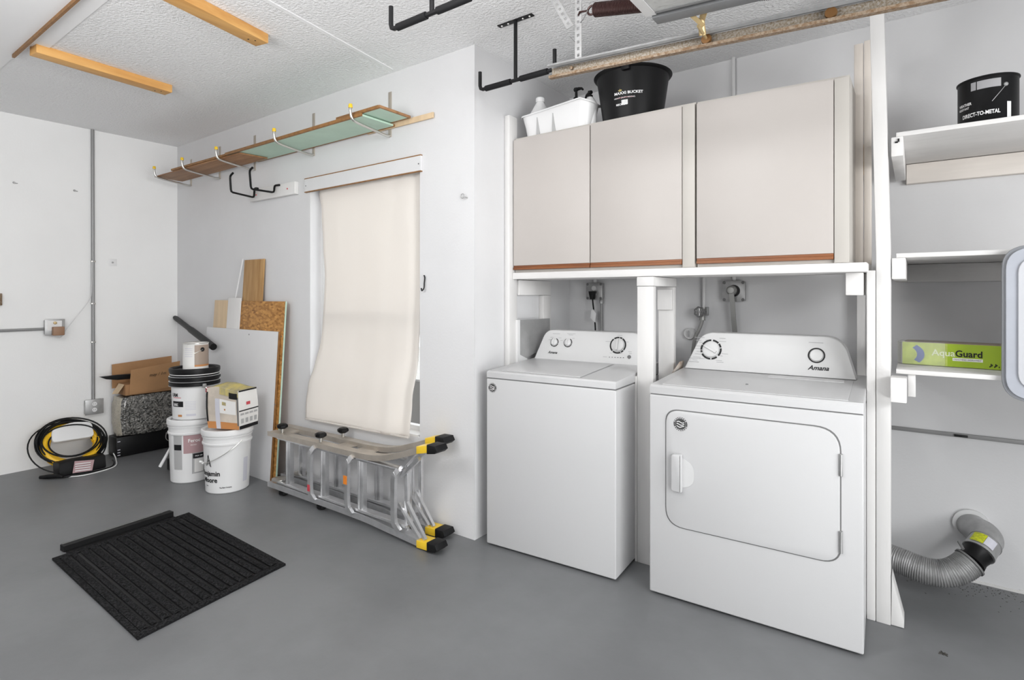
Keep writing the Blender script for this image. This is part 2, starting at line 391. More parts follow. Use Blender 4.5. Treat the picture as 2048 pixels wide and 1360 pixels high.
# window: frame, meeting rail, glass
wf = MB()
for (a, b_, c_, d_) in ((wx0, wx0+.035, wz0, wz1), (wx1-.035, wx1, wz0, wz1), (wx0, wx1, wz0, wz0+.04), (wx0, wx1, wz1-.04, wz1)):
    wf.box(a, b_, 0.085, 0.125, c_, d_, 'white_plastic')
wfo = struct(wf, 'window_1', 'white_plastic')
MB().box(wx0+.035, wx1-.035, 0.088, 0.12, 1.20, 1.235, 'conduit').build('meeting_rail', 'conduit', wfo)
MB().box(wx0+.035, wx1-.035, 0.103, 0.106, wz0+.04, wz1-.04, 'glass').build('glass', 'glass', wfo)
MB().box(wx0+.02, wx1-.02, 0.0, 0.085, wz0, wz0+.012, 'white_paint_x').build('window_sill', 'white_paint_x', wfo)
# dim low wall outdoors seen in the gap beside the sheet
tag(MB().box(-2.0, 2.6, 1.9, 2.0, -0.12, 0.42, 'dark_out').build('garden_wall', 'dark_out'), 'low dark wall outdoors glimpsed through the gap beside the sheet', 'wall')
# valance board over the window with raw brown edges
v0 = P(613, 360, 'y', 0); v1 = P(845, 314, 'y', 0); zt, zb = 2.168, 2.080
mb = MB(); mb.box(2.022, 3.18, -0.016, -0.001, zb, zt, 'wall')
t1 = struct(mb, 'trim_1', 'wall')
MB().box(2.022, 3.18, -0.0175, -0.0005, zt, zt+0.006, 'wood_edge').box(2.022, 3.18, -0.0175, -0.0005, zb-0.006, zb, 'wood_edge').build('raw_edge', 'wood_edge', t1)
mb = MB()
for x in (2.04, 3.165): mb.lathe([(0, 0), (0.004, 0.0), (0.004, 0.002), (0, 0.002)], (0, 0, 0), 'seam', 10, Matrix.Translation((x, -0.0175, 2.12)) @ Matrix.Rotation(PI/2, 4, 'X'))
mb.build('nail_head', 'seam', t1)
# ceiling: joint seam, attic hatch with its raw edge strip, smooth taped patches
a = P(530, 0, 'z', H-.004); b = P(783, 140, 'z', H-.004)
dx = (a-b).normalized(); a2 = a+dx*1.2
sd = Vector((dx.y, -dx.x, 0))*0.012
struct(MB().prism([b-sd, b+sd, a2+sd, a2-sd], (0, 0, 0.006), 'ceil_smooth'), 'trim_2', 'ceil_smooth')
struct(MB().box(1.40, 3.6, -3.2, -1.462, H-0.012, H+0.001, 'ceil_smooth').box(1.0, 1.395, -3.2, -1.445, H-0.006, H+0.001, 'ceil_smooth')
       .box(1.60, 3.6, -1.455, -1.36, H-0.005, H+0.001, 'ceil_smooth'), 'trim_3', 'ceil_smooth')
struct(MB().box(1.398, 3.6, -1.464, -1.452, H-0.03, H-0.0005, 'wood_edge'), 'trim_4', 'wood_edge')

# ================================================================== TIMBER CLEATS ON THE CEILING
def beam(c0, c1, label):
    c0 = Vector(c0); c1 = Vector(c1); d = (c1-c0).normalized(); n = Vector((-d.y, d.x, 0))
    mb = MB(); mb.prism([c0-n*.045, c0+n*.045, c1+n*.045, c1-n*.045], (0, 0, -0.05), 'pine', bev=0.003)
    mb.box(-.003, .003, -.003, .003, -.001, .001, 'ink', mtx=Matrix.Translation(c1-d*.05+Vector((0.01, 0, -.0505))))
    mb.box(-.004, .004, -.003, .003, -.001, .001, 'ink', mtx=Matrix.Translation(c1-d*.08+Vector((-0.01, 0, -.0505))))
    return tag(mb.build('wooden_cleat', 'pine'), label, 'timber', 'yellow pine cleats screwed under the ceiling')
qa = P(66, 108, 'z', 2.67); qb = P(337, 188, 'z', 2.67); beam((qa.x, qa.y, H), (qb.x, qb.y, H), 'yellow pine cleat on the ceiling beside the hatch corner, the left and farther one')
qa = P(524, 90, 'z', 2.67); qb = P(345, 0, 'z', 2.67); qb = qa+(qb-qa)*2.4; beam((qb.x, qb.y, H), (qa.x, qa.y, H), 'yellow pine cleat on the ceiling running off the top of the picture, the right one')

# ================================================================== LEFT WALL FITTINGS
c = thing('electrical_conduit', 'dark grey vertical conduit running down the left wall to a socket', 'conduit', (0.014, -0.655, 0.47))
MB().tube([(0.014, -0.66, H), (0.014, -0.655, 0.47)], 0.0125, 'conduit', 12).build('pipe', 'conduit', c)
for z in (0.95, 1.27, 1.62):
    MB().box(0, 0.026, -0.672, -0.640, z, z+0.014, 'chrome', 0.003).build('strap', 'chrome', c)
def outlet(name, label, y, z, cat='socket'):
    o = thing(name, label, cat, (0, y, z-.06))
    MB().box(0, 0.045, y-.06, y+.06, z-.058, z+.058, 'galv', 0.008, 3).build('box', 'galv', o)
    p = MB().box(0.045, 0.050, y-.064, y+.064, z-.062, z+.062, 'galv', 0.002).build('cover_plate', 'galv', o)
    return o, p
o, p = outlet('wall_outlet', 'grey metal socket box at the foot of the vertical conduit', -0.657, 0.425)
for dz in (-.024, .024):
    mb = MB(); mb.lathe([(0, 0), (0.017, 0), (0.017, 0.003), (0, 0.003)], (0, 0, 0), 'white_plastic', 20, Matrix.Translation((0.050, -0.657, 0.425+dz)) @ Matrix.Rotation(PI/2, 4, 'Y'))
    for s in (-1, 1): mb.box(0.0531, 0.0535, -0.657+s*.006-.001, -0.657+s*.006+.001, 0.425+dz-.004, 0.425+dz+.006, 'ink')
    mb.build('socket', 'white_plastic', o)
o, p = outlet('wall_outlet', 'metal socket box on the left wall with a brown adapter plugged in', -0.918, 1.095)
B('paint_smear', 'white_plastic', o, .0501, .0512, -.965, -.875, 1.07, 1.145)
a = thing('power_adapter', 'square brown power adapter plugged into the left wall socket', 'adapter', (0.052, -0.905, 1.03))
B('body', 'brown_plug', a, .052, .095, -.94, -.868, 1.03, 1.098, bev=.005)
pts = [(0.075, -.905, 1.032), (.07, -.90, 1.015), (0.05, -.875, 1.02), (.03, -.835, 1.08), (.028, -.76, 1.19), (.03, -.69, 1.30), (.03, -.672, 1.38), (.03, -.67, 1.62)]
def smooth(pts, k=6):
    pts = [Vector(p) for p in pts]; out = []
    for i in range(len(pts)-1):
        p0 = pts[max(i-1, 0)]; p1 = pts[i]; p2 = pts[i+1]; p3 = pts[min(i+2, len(pts)-1)]
        for j in range(k):
            t = j/k
            out.append(0.5*((2*p1)+(p2-p0)*t+(2*p0-5*p1+4*p2-p3)*t*t+(3*p1-p0-3*p2+p3)*t*t*t))
    out.append(pts[-1]); return out
MB().tube(smooth(pts), 0.0025, 'conduit_light', 6).build('cable', 'conduit_light', a)
mb = MB().lathe([(0, 0), (.012, 0), (.010, .012), (0, .014)], (0, 0, 0), 'brass', 16, Matrix.Translation((.052, -.918, 1.128)) @ Matrix.Rotation(PI/2, 4, 'Y'))
mb.build('knockout_plug', 'brass', o)
tag(MB().tube([(0.012, -4.8, 1.070), (0.012, -.98, 1.082)], 0.011, 'conduit', 10).build('electrical_conduit', 'conduit'), 'grey horizontal conduit entering the socket box with the adapter', 'conduit')
bp_ = tag(MB().box(0, 0.004, -.545, -.483, 1.595, 1.655, 'white_plastic', .001).build('blank_plate', 'white_plastic'), 'small clear blanking plate stuck on the left wall', 'plate')
MB().lathe([(0, 0), (.008, 0), (.008, .002), (0, .002)], (0, 0, 0), 'galv', 12, Matrix.Translation((.004, -.514, 1.625)) @ Matrix.Rotation(PI/2, 4, 'Y')).build('screw', 'galv', bp_)
for (yy, zz, lb) in ((-1.154, 2.201, 'wall plug left in the left wall, the one farther from the conduit'), (-.779, 2.198, 'wall plug left in the left wall, the one closer to the conduit')):
    mb = MB().lathe([(0, 0), (.009, 0), (.008, .006), (.003, .006), (0, .004)], (0, 0, 0), 'galv', 12, Matrix.Translation((0, yy, zz)) @ Matrix.Rotation(PI/2, 4, 'Y'))
    mb.box(.002, .012, yy+.006, yy+.02, zz-.006, zz-.003, 'seam')
    tag(mb.build('wall_plug', 'galv'), lb, 'wall plug', 'wall plugs on the left wall')
tag(MB().box(0, .03, -1.33, -1.226, 1.27, 1.36, 'rust_brown', .004).build('wall_box', 'rust_brown'), 'small reddish brown box on the left wall cut by the picture edge', 'box')

# ================================================================== LUMBER BRACKETS AND BOARDS OVER THE WINDOW
def lumber_bracket(x, zt, label):
    z = 2.355
    t = thing('lumber_bracket', label, 'bracket', (x, 0, z-.04), group='grey tube lumber brackets on the window wall')
    L = 0.30
    MB().box(x-.014, x+.014, -.004, 0, z-.03, zt, 'alu_warm', .001).build('back_plate', 'alu_warm', t)
    r = .0085
    pts = smooth([(x, -.006, z-.02), (x, -.03, z-.028), (x, -.12, z-.018), (x, -L+.05, z-.002), (x, -L+.012, z+.012), (x, -L, z+.05), (x, -L, z+.078)], 5)
    MB().tube(pts, r, 'chrome', 12).build('arm', 'chrome', t)
    MB().lathe([(0, .0), (.012, .0), (.0125, .012), (.010, .022), (0, .024)], (x, -L, z+.070), 'yellow', 16).build('yellow_cap', 'yellow', t)
    return t
brs = [(0.275, 2.565, 'tube bracket with yellow tip nearest the left wall'),
       (0.79, 2.60, 'tube bracket with yellow tip, second from the left wall'),
       (1.34, 2.60, 'tube bracket with yellow tip under the lapped board ends, third from the left wall'),
       (2.11, 2.625, 'tube bracket with yellow tip under the middle of the mint green board'),
       (2.90, 2.605, 'tube bracket with yellow tip under the right end of the mint green board')]
for b_ in brs: lumber_bracket(*b_)
# mint green board with brown edges
bt = thing('mint_green_board', 'long mint green board with brown edges lying on the brackets', 'board', (2.2, -.14, 2.3755))
gx0, gx1 = 1.42, 2.96
MB().box(gx0, gx1, -.262, -.03, 2.3765, 2.3875, 'green').build('panel', 'green', bt)
MB().box(gx0, gx1, -.278, -.262, 2.3755, 2.3945, 'wood_edge', .002).build('edging', 'wood_edge', bt)
MB().box(gx0, gx1, -.030, -.016, 2.3755, 2.390, 'wood_edge', .002).build('edging', 'wood_edge', bt)
bt = thing('mint_green_board', 'short mint green board lying on top at the right end of the stack', 'board', (2.97, -.14, 2.392))
MB().box(2.72, 3.10, -.252, -.045, 2.395, 2.405, 'green').build('panel', 'green', bt)
MB().box(2.72, 3.10, -.268, -.252, 2.395, 2.412, 'wood_edge', .002).box(2.72, 3.10, -.045, -.03, 2.395, 2.408, 'wood_edge', .002).box(3.10, 3.113, -.268, -.03, 2.395, 2.410, 'wood_x', .002).build('edging', 'wood_x', bt)
tag(MB().box(2.70, 3.28, -.0150, -.005, 2.372, 2.405, 'wood_pale', .002, mtx=None).build('wooden_lath', 'wood_pale'), 'thin pale wooden lath sticking out past the right end of the green boards', 'board')
tag(MB().prism([(0.22, -.275, 2.3645), (1.60, -.262, 2.3645), (1.62, -.06, 2.3645), (0.22, -.05, 2.3645)], (0, 0, .010), 'wood_x', .002).build('wooden_board', 'wood_x'), 'brown board on the left brackets with a chipped right end', 'board', 'brown boards on the brackets')
tag(MB().prism([(0.55, -.283, 2.3755), (1.40, -.270, 2.3755), (1.41, -.10, 2.3755), (0.55, -.12, 2.3755)], (0, 0, .016), 'wood_edge', .002).build('wooden_board', 'wood_edge'), 'darker brown board lying over the chipped one, ending under the green board', 'board', 'brown boards on the brackets')
tag(MB().prism([(0.75, -.16, 2.393), (1.72, -.22, 2.409), (1.72, -.10, 2.409), (0.75, -.06, 2.393)], (0, 0, .014), 'wood_edge', .002).build('wooden_board', 'wood_edge'), 'topmost dark board, raised at its right end over the lap', 'board', 'brown boards on the brackets')

# white mounting board with two black wire hooks
hb = tag(MB().box(1.33, 1.93, -.035, 0, 2.075, 2.165, 'white_paint_x', .004).build('mounting_board', 'white_paint_x'), 'short white painted board fixed on the wall below the brackets', 'board')
for x in (1.42, 1.84): MB().lathe([(0, 0), (.006, 0), (.006, .003), (0, .003)], (0, 0, 0), 'red_ink', 10, Matrix.Translation((x, -.035, 2.12)) @ Matrix.Rotation(PI/2, 4, 'X')).build('screw', 'rust_brown', hb)
def wire(pts_px, label, ys):
    pts = [P(u, v, 'y', y) for (u, v), y in zip(pts_px, ys)]
    out = []
    for i in range(len(pts)):
        if 0 < i < len(pts)-1:
            a = pts[i]+(pts[i-1]-pts[i]).normalized()*.018; c = pts[i]+(pts[i+1]-pts[i]).normalized()*.018
            out += [a, a*.25+c*.25+pts[i]*.5, c]
        else: out.append(pts[i])
    return tag(MB().tube(out, .0075, 'black', 10).build('wire_hook', 'black'), label, 'hook', 'black wire hooks on the white board')
wire([(466, 346), (460, 352), (462, 384), (508, 395), (509, 376), (516, 377)], 'large black square wire hook on the left half of the white board', (-.27, -.27, -.27, -.06, -.045, -.041))
wire([(505, 335), (499, 341), (502, 378), (548, 385), (549, 371), (559, 370)], 'large black square wire hook beside the middle of the white board', (-.27, -.27, -.25, -.06, -.045, -.041))
# eye screw and small wall hook
q = P(925, 392, 'y', -.02)
mb = MB(); mb.tube([q+Vector((.012*math.cos(t), 0, .012*math.sin(t))) for t in [i*2*PI/16 for i in range(16)]], .0025, 'galv', 8, closed=True)
mb.tube([q+Vector((.012, 0, -.004)), (q.x+.02, 0, q.z-.01)], .0025, 'galv', 8)
tag(mb.build('eye_screw', 'galv'), 'small grey screw eye high on the wall right of the window', 'screw eye')
q = P(850, 566, 'y', -.004)
tag(MB().tube(smooth([q+Vector((-.004, -.004, .045)), q+Vector((.004, -.006, .03)), q+Vector((0, -.006, .0)), q+Vector((.003, -.012, -.03)), q+Vector((-.006, -.02, -.045)), q+Vector((-.010, -.02, -.03))]), .004, 'ink', 8).build('curtain_hook', 'galv'), 'little dark metal hook on the wall beside the sheet', 'hook')

# ================================================================== SHEET OVER THE WINDOW
mb = MB(); nx, nz = 60, 70
L_ = [(2.075, 0.05), (1.55, .12), (1.0, .14), (.75, .06), (.62, .0), (.5, .02)]
def lerp(tab, z):
    tab = sorted(tab)
    if z <= tab[0][0]: return tab[0][1]
    for (z0, a0), (z1, a1) in zip(tab, tab[1:]):
        if z <= z1:
            t = (z-z0)/(z1-z0); t = t*t*(3-2*t); return a0+(a1-a0)*t
    return tab[-1][1]
leftx = [(2.08, 2.10), (1.95, 2.13), (1.70, 2.15), (1.45, 2.172), (1.1, 2.16), (.85, 2.12), (.70, 2.08), (.62, 2.075), (.48, 2.09)]
rightx = [(2.08, 3.155), (1.4, 3.156), (1.2, 3.148), (.9, 3.135), (.7, 3.12), (.48, 3.11)]
yoff = [(2.08, .022), (1.6, .022), (1.0, .01), (.72, -.03), (.48, -.045)]
grid = []
for j in range(nz+1):
    row = []
    for i in range(nx+1):
        s = i/nx; z = 2.079-(2.079-0.478)*j/nz
        z += (0.02*s if j == nz else 0.02*s*(j/nz))
        xl, xr = lerp(leftx, z), lerp(rightx, z)
        x = xl+(xr-xl)*s
        low = max(0, min(1, (1.2-z)/.7))
        y = lerp(yoff, z)+.0012*math.sin(x*17+z*1.3)+.0006*math.sin(x*41-z*2)+low*.007*math.sin(x*8+1.0)+.0006*math.sin(z*14+x*5)
        y += .012*math.exp(-((s-.93)/.03)**2)-.010*math.exp(-((s-.82)/.05)**2)*low
        if s < .05: y += (.05-s)*.5*(1-low)
        row.append(mb.bm.verts.new((x, min(y, .05), z)))
    grid.append(row)
for j in range(nz):
    for i in range(nx):
        f = mb.bm.faces.new((grid[j][i], grid[j+1][i], grid[j+1][i+1], grid[j][i+1])); f.smooth = True
mb._mi('curtain')
o = mb.build('window_sheet', 'curtain', autosmooth=80)
sol = o.modifiers.new('thickness', 'SOLIDIFY'); sol.thickness = 0.0012
tag(o, 'off-white cloth sheet hung over the window', 'curtain')
MB().tube([(lerp(leftx, .49)+i*(3.11-2.09)/12, lerp(yoff, .49)-.004+.007*math.sin((2.09+i*.085)*17+.6)*0.2, .4835+.0016*i) for i in range(13)], .006, 'curtain', 8).build('hem', 'curtain', o)

# ================================================================== WASHER
wr = thing('washing_machine', 'white top-loading washing machine with small round badge, left of the timber post', 'washing machine', (3.668, -0.006, 0), math.radians(3.5))
WW, WD = .738, .64
def rounded(pts, r, k=5):
    """round the corners of a 2D polygon; r one radius or a list"""
    out = []; n = len(pts); rs = r if isinstance(r, (list, tuple)) else [r]*n
    for i in range(n):
        p = Vector(pts[i]); a = Vector(pts[i-1])-p; b = Vector(pts[(i+1) % n])-p
        if rs[i] <= 0: out.append(tuple(p)); continue
        d = min(rs[i], a.length*.49, b.length*.49); A = p+a.normalized()*d; C = p+b.normalized()*d
        for j in range(k+1):
            t = j/k; q = A*(1-t)**2+p*2*t*(1-t)+C*t*t; out.append(tuple(q))
    return out
MB().box(0, WW, 0, WD, 0.012, .897, 'white_gloss', .006, 3).build('body', 'white_gloss', wr, True)
MB().box(.004, WW-.004, .006, WD-.01, .896, .905, 'seam').build('seam', 'seam', wr, True)
for (x, y) in ((.05, .05), (WW-.05, .05), (.05, WD-.05), (WW-.05, WD-.05)):
    MB().lathe([(0, 0), (.022, 0), (.022, .008), (.01, .014), (0, .014)], (x, y, 0), 'rubber', 16).build('foot', 'rubber', wr, True)
mb = MB()  # deck, rising slightly towards the console
mb.prism([(0, 0, .903), (0, WD, .903), (0, WD, .966), (0, .47, .960), (0, 0.008, .938), (0, 0, .930)], (WW, 0, 0), 'white_gloss', .004)
dk = mb.build('deck', 'white_gloss', wr, True)
zz = lambda y: .938+(y)/.47*.022
mb = MB(); mb.prism([(.075, .035, zz(.035)-.001), (WW-.20, .035, zz(.035)-.001), (WW-.20, .455, zz(.455)-.001), (.075, .455, zz(.455)-.001)], (0, 0, .005), 'white_gloss', .003)
mb.build('lid', 'white_gloss', wr, True)
mb = MB(); mb.prism([(WW-.1975, .030, zz(.030)+.0002), (WW-.1935, .030, zz(.030)+.0002), (WW-.1935, .460, zz(.460)+.0002), (WW-.1975, .460, zz(.460)+.0002)], (0, 0, .0008), 'grey_ink'); mb.build('lid_gap', 'grey_ink', dk, True)
def console(parent, x0, x1, yb, zb, yt, zt, tl, tr, inl, inr, th=.10):
    """leaning control console; returns point(s, t) and normal in local coords"""
    U = Vector((0, yt-yb, zt-zb)); Hh = U.length; U.normalize()
    poly = rounded([(x0, 0), (x1, 0), (x1-inr, Hh), (x0+inl, Hh)], [0, 0, tr, tl], 7)
    pts = [Vector((p[0], yb, zb))+U*p[1] for p in poly]
    # gentle crown along the top edge
    for p in pts:
        t = (p-Vector((p.x, yb, zb))).dot(U)/Hh
        s_ = (p.x-x0)/(x1-x0); p += U*(.010*t*max(0.0, math.sin(PI*min(1, max(0, s_))))**.7)
    o = MB().prism(pts, (0, th, 0), 'console', .006).build('control_console', 'console', parent, True)
    N = Vector((0, -1, 0)); N = (N-U*N.dot(U)).normalized()
    return o, U, N
# the washer console: base and top read on the real machine
wc, U, N = console(wr, .012, .728, .487, .957, .540, 1.128, .045, .055, .055, .055)
wm = Matrix.Translation(wr.location) @ Matrix.Rotation(math.radians(3.5), 4, 'Z')
def on_console(u, v, base, m4, U, N):
    p0 = m4 @ Vector(base); n = (m4.to_3x3() @ N)
    return m4.inverted() @ PP(u, v, p0, n)
def ring(mb, c, U, N, r0, r1, a0, a1, m='ink', off=.0012, n=24):
    X = U.cross(N); X.normalize(); mi = mb._mi(m); prev = None
    for i in range(n+1):
        a = math.radians(a0+(a1-a0)*i/n); d = X*math.sin(a)+U*math.cos(a)
        cur = (mb.bm.verts.new(c+N*off+d*r0), mb.bm.verts.new(c+N*off+d*r1))
        if prev: f = mb.bm.faces.new((prev[0], cur[0], cur[1], prev[1])); f.material_index = mi
        prev = cur
def disc_mtx(c, N): return Matrix.Translation(c) @ N.to_track_quat('Z', 'Y').to_matrix().to_4x4()
wb = (0, .487, .957)
def dial(parent, c, U, N, R, segs, name='dial', grip=True, ang=0):
    mb = MB(); mb.lathe([(0, .0), (R*.80, 0), (R*.78, .010), (R*.60, .014), (0, .014)], (0, 0, 0), 'dial', 28, disc_mtx(c, N))
    d = mb.build(name, 'dial', parent, True)
    if grip:
        X = U.cross(N).normalized(); A = (U*math.cos(ang)+X*math.sin(ang)); S_ = A.cross(N).normalized()
        MB().prism([c+N*.012-A*R*.66-S_*R*.13, c+N*.012-A*R*.66+S_*R*.13, c+N*.012+A*R*.66+S_*R*.13, c+N*.012+A*R*.66-S_*R*.13], N*.012, 'dial', .002).build('grip', 'dial', d, True)
    mb = MB()
    for (a0, a1) in segs: ring(mb, c, U, N, R*.86, R*1.04, a0, a1)
    mb.build('dial_scale', 'ink', parent, True)
for (u, v) in ((1109, 684.5), (1136, 685.5)):
    c_ = on_console(u, v, wb, wm, U, N); dial(wr, c_, U, N, .0265, [(25, 100), (105, 195), (200, 250), (255, 330)])
c_ = on_console(1236, 690.5, wb, wm, U, N); dial(wr, c_, U, N, .047, [(-35, 5), (10, 28), (32, 125), (130, 150), (155, 215), (222, 320)])
c_ = on_console(1258.5, 714, wb, wm, U, N)
MB().lathe([(0, 0), (.0105, 0), (.010, .004), (.004, .004), (0, .003)], (0, 0, 0), 'seam', 20, disc_mtx(c_, N)).build('start_button', 'seam', wr, True)
def w_text(parent, m4, base, U, N, u, v, body, size, m='ink', shear=0, bold=0, name='lettering', sx=1.0):
    o = m4 @ on_console(u, v, base, m4, U, N); R3 = m4.to_3x3(); n_ = R3 @ N; u_ = R3 @ U; x_ = u_.cross(n_)
    return text(name, body, m, parent, o+n_*.001, x_, u_, size, shear, .0003, bold=bold, sx=sx)
w_text(wr, wm, wb, U, N, 1096, 706.5, 'Amana', .022, shear=.35, bold=.0005)
def ticks(parent, m4, base, U, N, marks, name='printed_legend', m='grey_ink'):
    X = U.cross(N).normalized()
    for (u, v, w, h) in marks:
        mb = MB()
        c = on_console(u, v, base, m4, U, N)+N*.0012
        mb.face([c-X*w/2-U*h/2, c+X*w/2-U*h/2, c+X*w/2+U*h/2, c-X*w/2+U*h/2], m)
        mb.build(name, m, parent, True)
ticks(wr, wm, wb, U, N, [(1113, 667.5, .05, .002), (1143, 667.5, .055, .002), (1142, 670, .03, .002), (1104, 674.5, .02, .002), (1100, 679.5, .018, .002), (1120, 676, .02, .002), (1123, 681, .016, .002), (1147, 677, .016, .002), (1240, 671, .03, .002), (1216, 683, .03, .002), (1254, 684, .02, .002), (1210, 713.5, .025, .002), (1260, 703.5, .02, .002), (1261, 707, .016, .002), (1222, 706, .016, .0018), (1242, 707, .016, .0018)])
ticks(wr, wm, wb, U, N, [(1219+i*5.6, 714.4+i*.25, .006, .0035) for i in range(6)], 'cycle_light', 'ink')
def badge(parent, c, X, U, R):
    """round dark sticker: ring of lettering round a wave and a small machine outline"""
    N = X.cross(U).normalized(); mb = MB()
    mi = mb._mi('badge')
    vs = [mb.bm.verts.new(c+N*.0008+(X*math.cos(t)+U*math.sin(t))*R) for t in [i*2*PI/36 for i in range(36)]]
    f = mb.bm.faces.new(vs); f.material_index = mi
    U2 = U; ring(mb, c, U2, N, R*.78, R*.83, 0, 360, 'grey_ink', .0012, 36)
    for k in range(20):
        if k in (4, 5, 14, 15): continue
        a = k*18; ring(mb, c, U2, N, R*.86, R*.96, a, a+9, 'white_ink', .0013, 2)
    for j, yy in enumerate((.28, -.05, -.36)):
        pts = [c+N*.0014+X*R*(-.55+1.1*i/12)+U*R*(yy+.10*math.sin(i*PI/6+j)) for i in range(13)]
        for p, q in zip(pts, pts[1:]): mb.face([p-U*R*.055, q-U*R*.055, q+U*R*.055, p+U*R*.055], 'white_ink')
    b_ = mb.build('badge', 'badge', parent, True); b_['label'] = 'round dark sticker with white waves'
badge(wr, wm.inverted() @ PP(985, 775.5, wr.location, wm.to_3x3() @ Vector((0, -1, 0))), Vector((1, 0, 0)), Vector((0, 0, 1)), .026)

# ================================================================== DRYER
DR = math.radians(2.2)
dr = thing('tumble_dryer', 'white front-loading dryer with large rounded door, right of the timber post', 'dryer', (4.566, .046, 0), DR)
dm = Matrix.Translation(dr.location) @ Matrix.Rotation(DR, 4, 'Z')
DW, DD = .818, .65; DN = dm.to_3x3() @ Vector((0, -1, 0))
def dl(u, v): return dm.inverted() @ PP(u, v, dr.location, DN)
MB().box(0, DW, 0, DD, 0.012, .898, 'white_gloss', .006, 3).build('body', 'white_gloss', dr, True)
for (x, y) in ((.05, .05), (DW-.05, .05), (.05, DD-.05), (DW-.05, DD-.05)):
    MB().lathe([(0, 0), (.022, 0), (.022, .008), (.01, .014), (0, .014)], (x, y, 0), 'rubber', 16).build('foot', 'rubber', dr, True)
MB().box(.004, DW-.004, .006, DD-.01, .897, .906, 'seam').build('seam', 'seam', dr, True)
mb = MB(); mb.prism([(0, 0, .903), (0, DD, .903), (0, DD, .968), (0, .47, .963), (0, 0.010, .942), (0, 0, .932)], (DW, 0, 0), 'white_gloss', .004)
dk = mb.build('deck', 'white_gloss', dr, True)
zz = lambda y: .942+y/.46*.0205
MB().prism([(.05, .03, zz(.03)-.002), (DW-.05, .03, zz(.03)-.002), (DW-.05, .455, zz(.455)-.002), (.05, .455, zz(.455)-.002)], (0, 0, .0045), 'white_gloss', .003).build('top_panel', 'white_gloss', dr, True)
MB().prism([(.43, .385, zz(.385)+.001), (.735, .385, zz(.385)+.001), (.735, .45, zz(.45)+.001), (.43, .45, zz(.45)+.001)], (0, 0, .004), 'white_gloss', .002).build('lint_filter_cover', 'white_gloss', dr, True)
dc, U, N = console(dr, .015, .778, .478, .965, .535, 1.145, .055, .075, .075, .055)
db = (0, .478, .965)
c_ = on_console(1422, 699, db, dm, U, N)
dial(dr, c_, U, N, .051, [(-60, -2), (8, 45), (50, 75), (80, 128), (140, 172), (180, 240), (250, 262), (266, 296)], ang=math.radians(-62))
c_ = on_console(1633, 711, db, dm, U, N)
mb = MB(); mb.lathe([(0, 0), (.028, 0), (.026, .008), (.012, .011), (0, .011)], (0, 0, 0), 'dial', 28, disc_mtx(c_, N)); mb.build('start_button', 'dial', dr, True)
mb = MB(); ring(mb, c_, U, N, .030, .036, 0, 360, 'ink', .002, 40); mb.build('button_ring', 'ink', dr, True)
w_text(dr, dm, db, U, N, 1616, 739, 'Amana', .030, shear=.35, bold=.0007)
ticks(dr, dm, db, U, N, [(1400, 675, .05, .002), (1397, 681, .03, .002), (1402, 685, .018, .002), (1415, 680, .02, .002), (1445, 677, .03, .0025), (1445, 683, .035, .002), (1397, 692, .03, .002), (1396, 697, .035, .002), (1398, 703, .024, .002), (1396, 708, .03, .002), (1394, 714, .04, .002), (1389, 716.5, .06, .002), (1405, 717, .03, .002), (1390, 720, .025, .002), (1388, 723.5, .05, .0025), (1450, 708, .03, .002), (1443, 712, .012, .002), (1438, 721, .03, .002), (1440, 724.5, .035, .002), (1422, 719, .012, .002), (1632, 685.5, .06, .002)])
# door with a dark reveal line round it
a_ = dl(1334, 830); dz0, dz1, dx0, dx1 = .330, .838, .078, .742
poly = lambda g: rounded([(dx0-g, dz0-g), (dx1+g, dz0-g), (dx1+g, dz1+g), (dx0-g, dz1+g)], [.08, .07, .09, .06], 8)
MB().prism([(p[0], -.001, p[1]) for p in poly(.0045)], (0, .002, 0), 'seam').build('door_gap', 'grey_ink', dr, True)
dd = MB().prism([(p[0], -.007, p[1]) for p in poly(0)], (0, .008, 0), 'white_gloss', .003).build('door', 'white_gloss', dr, True)
hx0, hx1, hz0, hz1 = .105, .165, .492, .652
MB().prism([(p[0], -.0085, p[1]) for p in rounded([(hx0+.03, hz0+.01), (hx1+.035, hz0+.03), (hx1+.035, hz1-.04), (hx0+.03, hz1-.01)], [.01, .04, .04, .01], 6)], (0, .0012, 0), 'console').build('handle_recess', 'console', dd, True)
hd = MB().prism([(p[0], -.034, p[1]) for p in rounded([(hx0+.003, hz0), (hx0+.048, hz0-.002), (hx0+.048, hz1+.002), (hx0+.003, hz1)], [.014, .004, .004, .014], 4)], (0, .027, 0), 'white_gloss', .006).build('handle', 'white_gloss', dd, True)
for z in (.705, .415):
    MB().box(dx1-.004, dx1+.010, -.011, 0, z-.042, z+.042, 'galv', .002).tube([(dx1+.004, -.012, z-.04), (dx1+.004, -.012, z+.04)], .004, 'galv', 8).build('hinge', 'galv', dr, True)
badge(dr, dl(1362, 847.5)+Vector((0, -.0075, 0)), Vector((1, 0, 0)), Vector((0, 0, 1)), .030)
MB().lathe([(0, 0), (.006, 0), (.005, .003), (0, .003)], (.38, .17, zz(.17)+.0025), 'seam', 12).build('stuck_pebble', 'seam', dr, True)

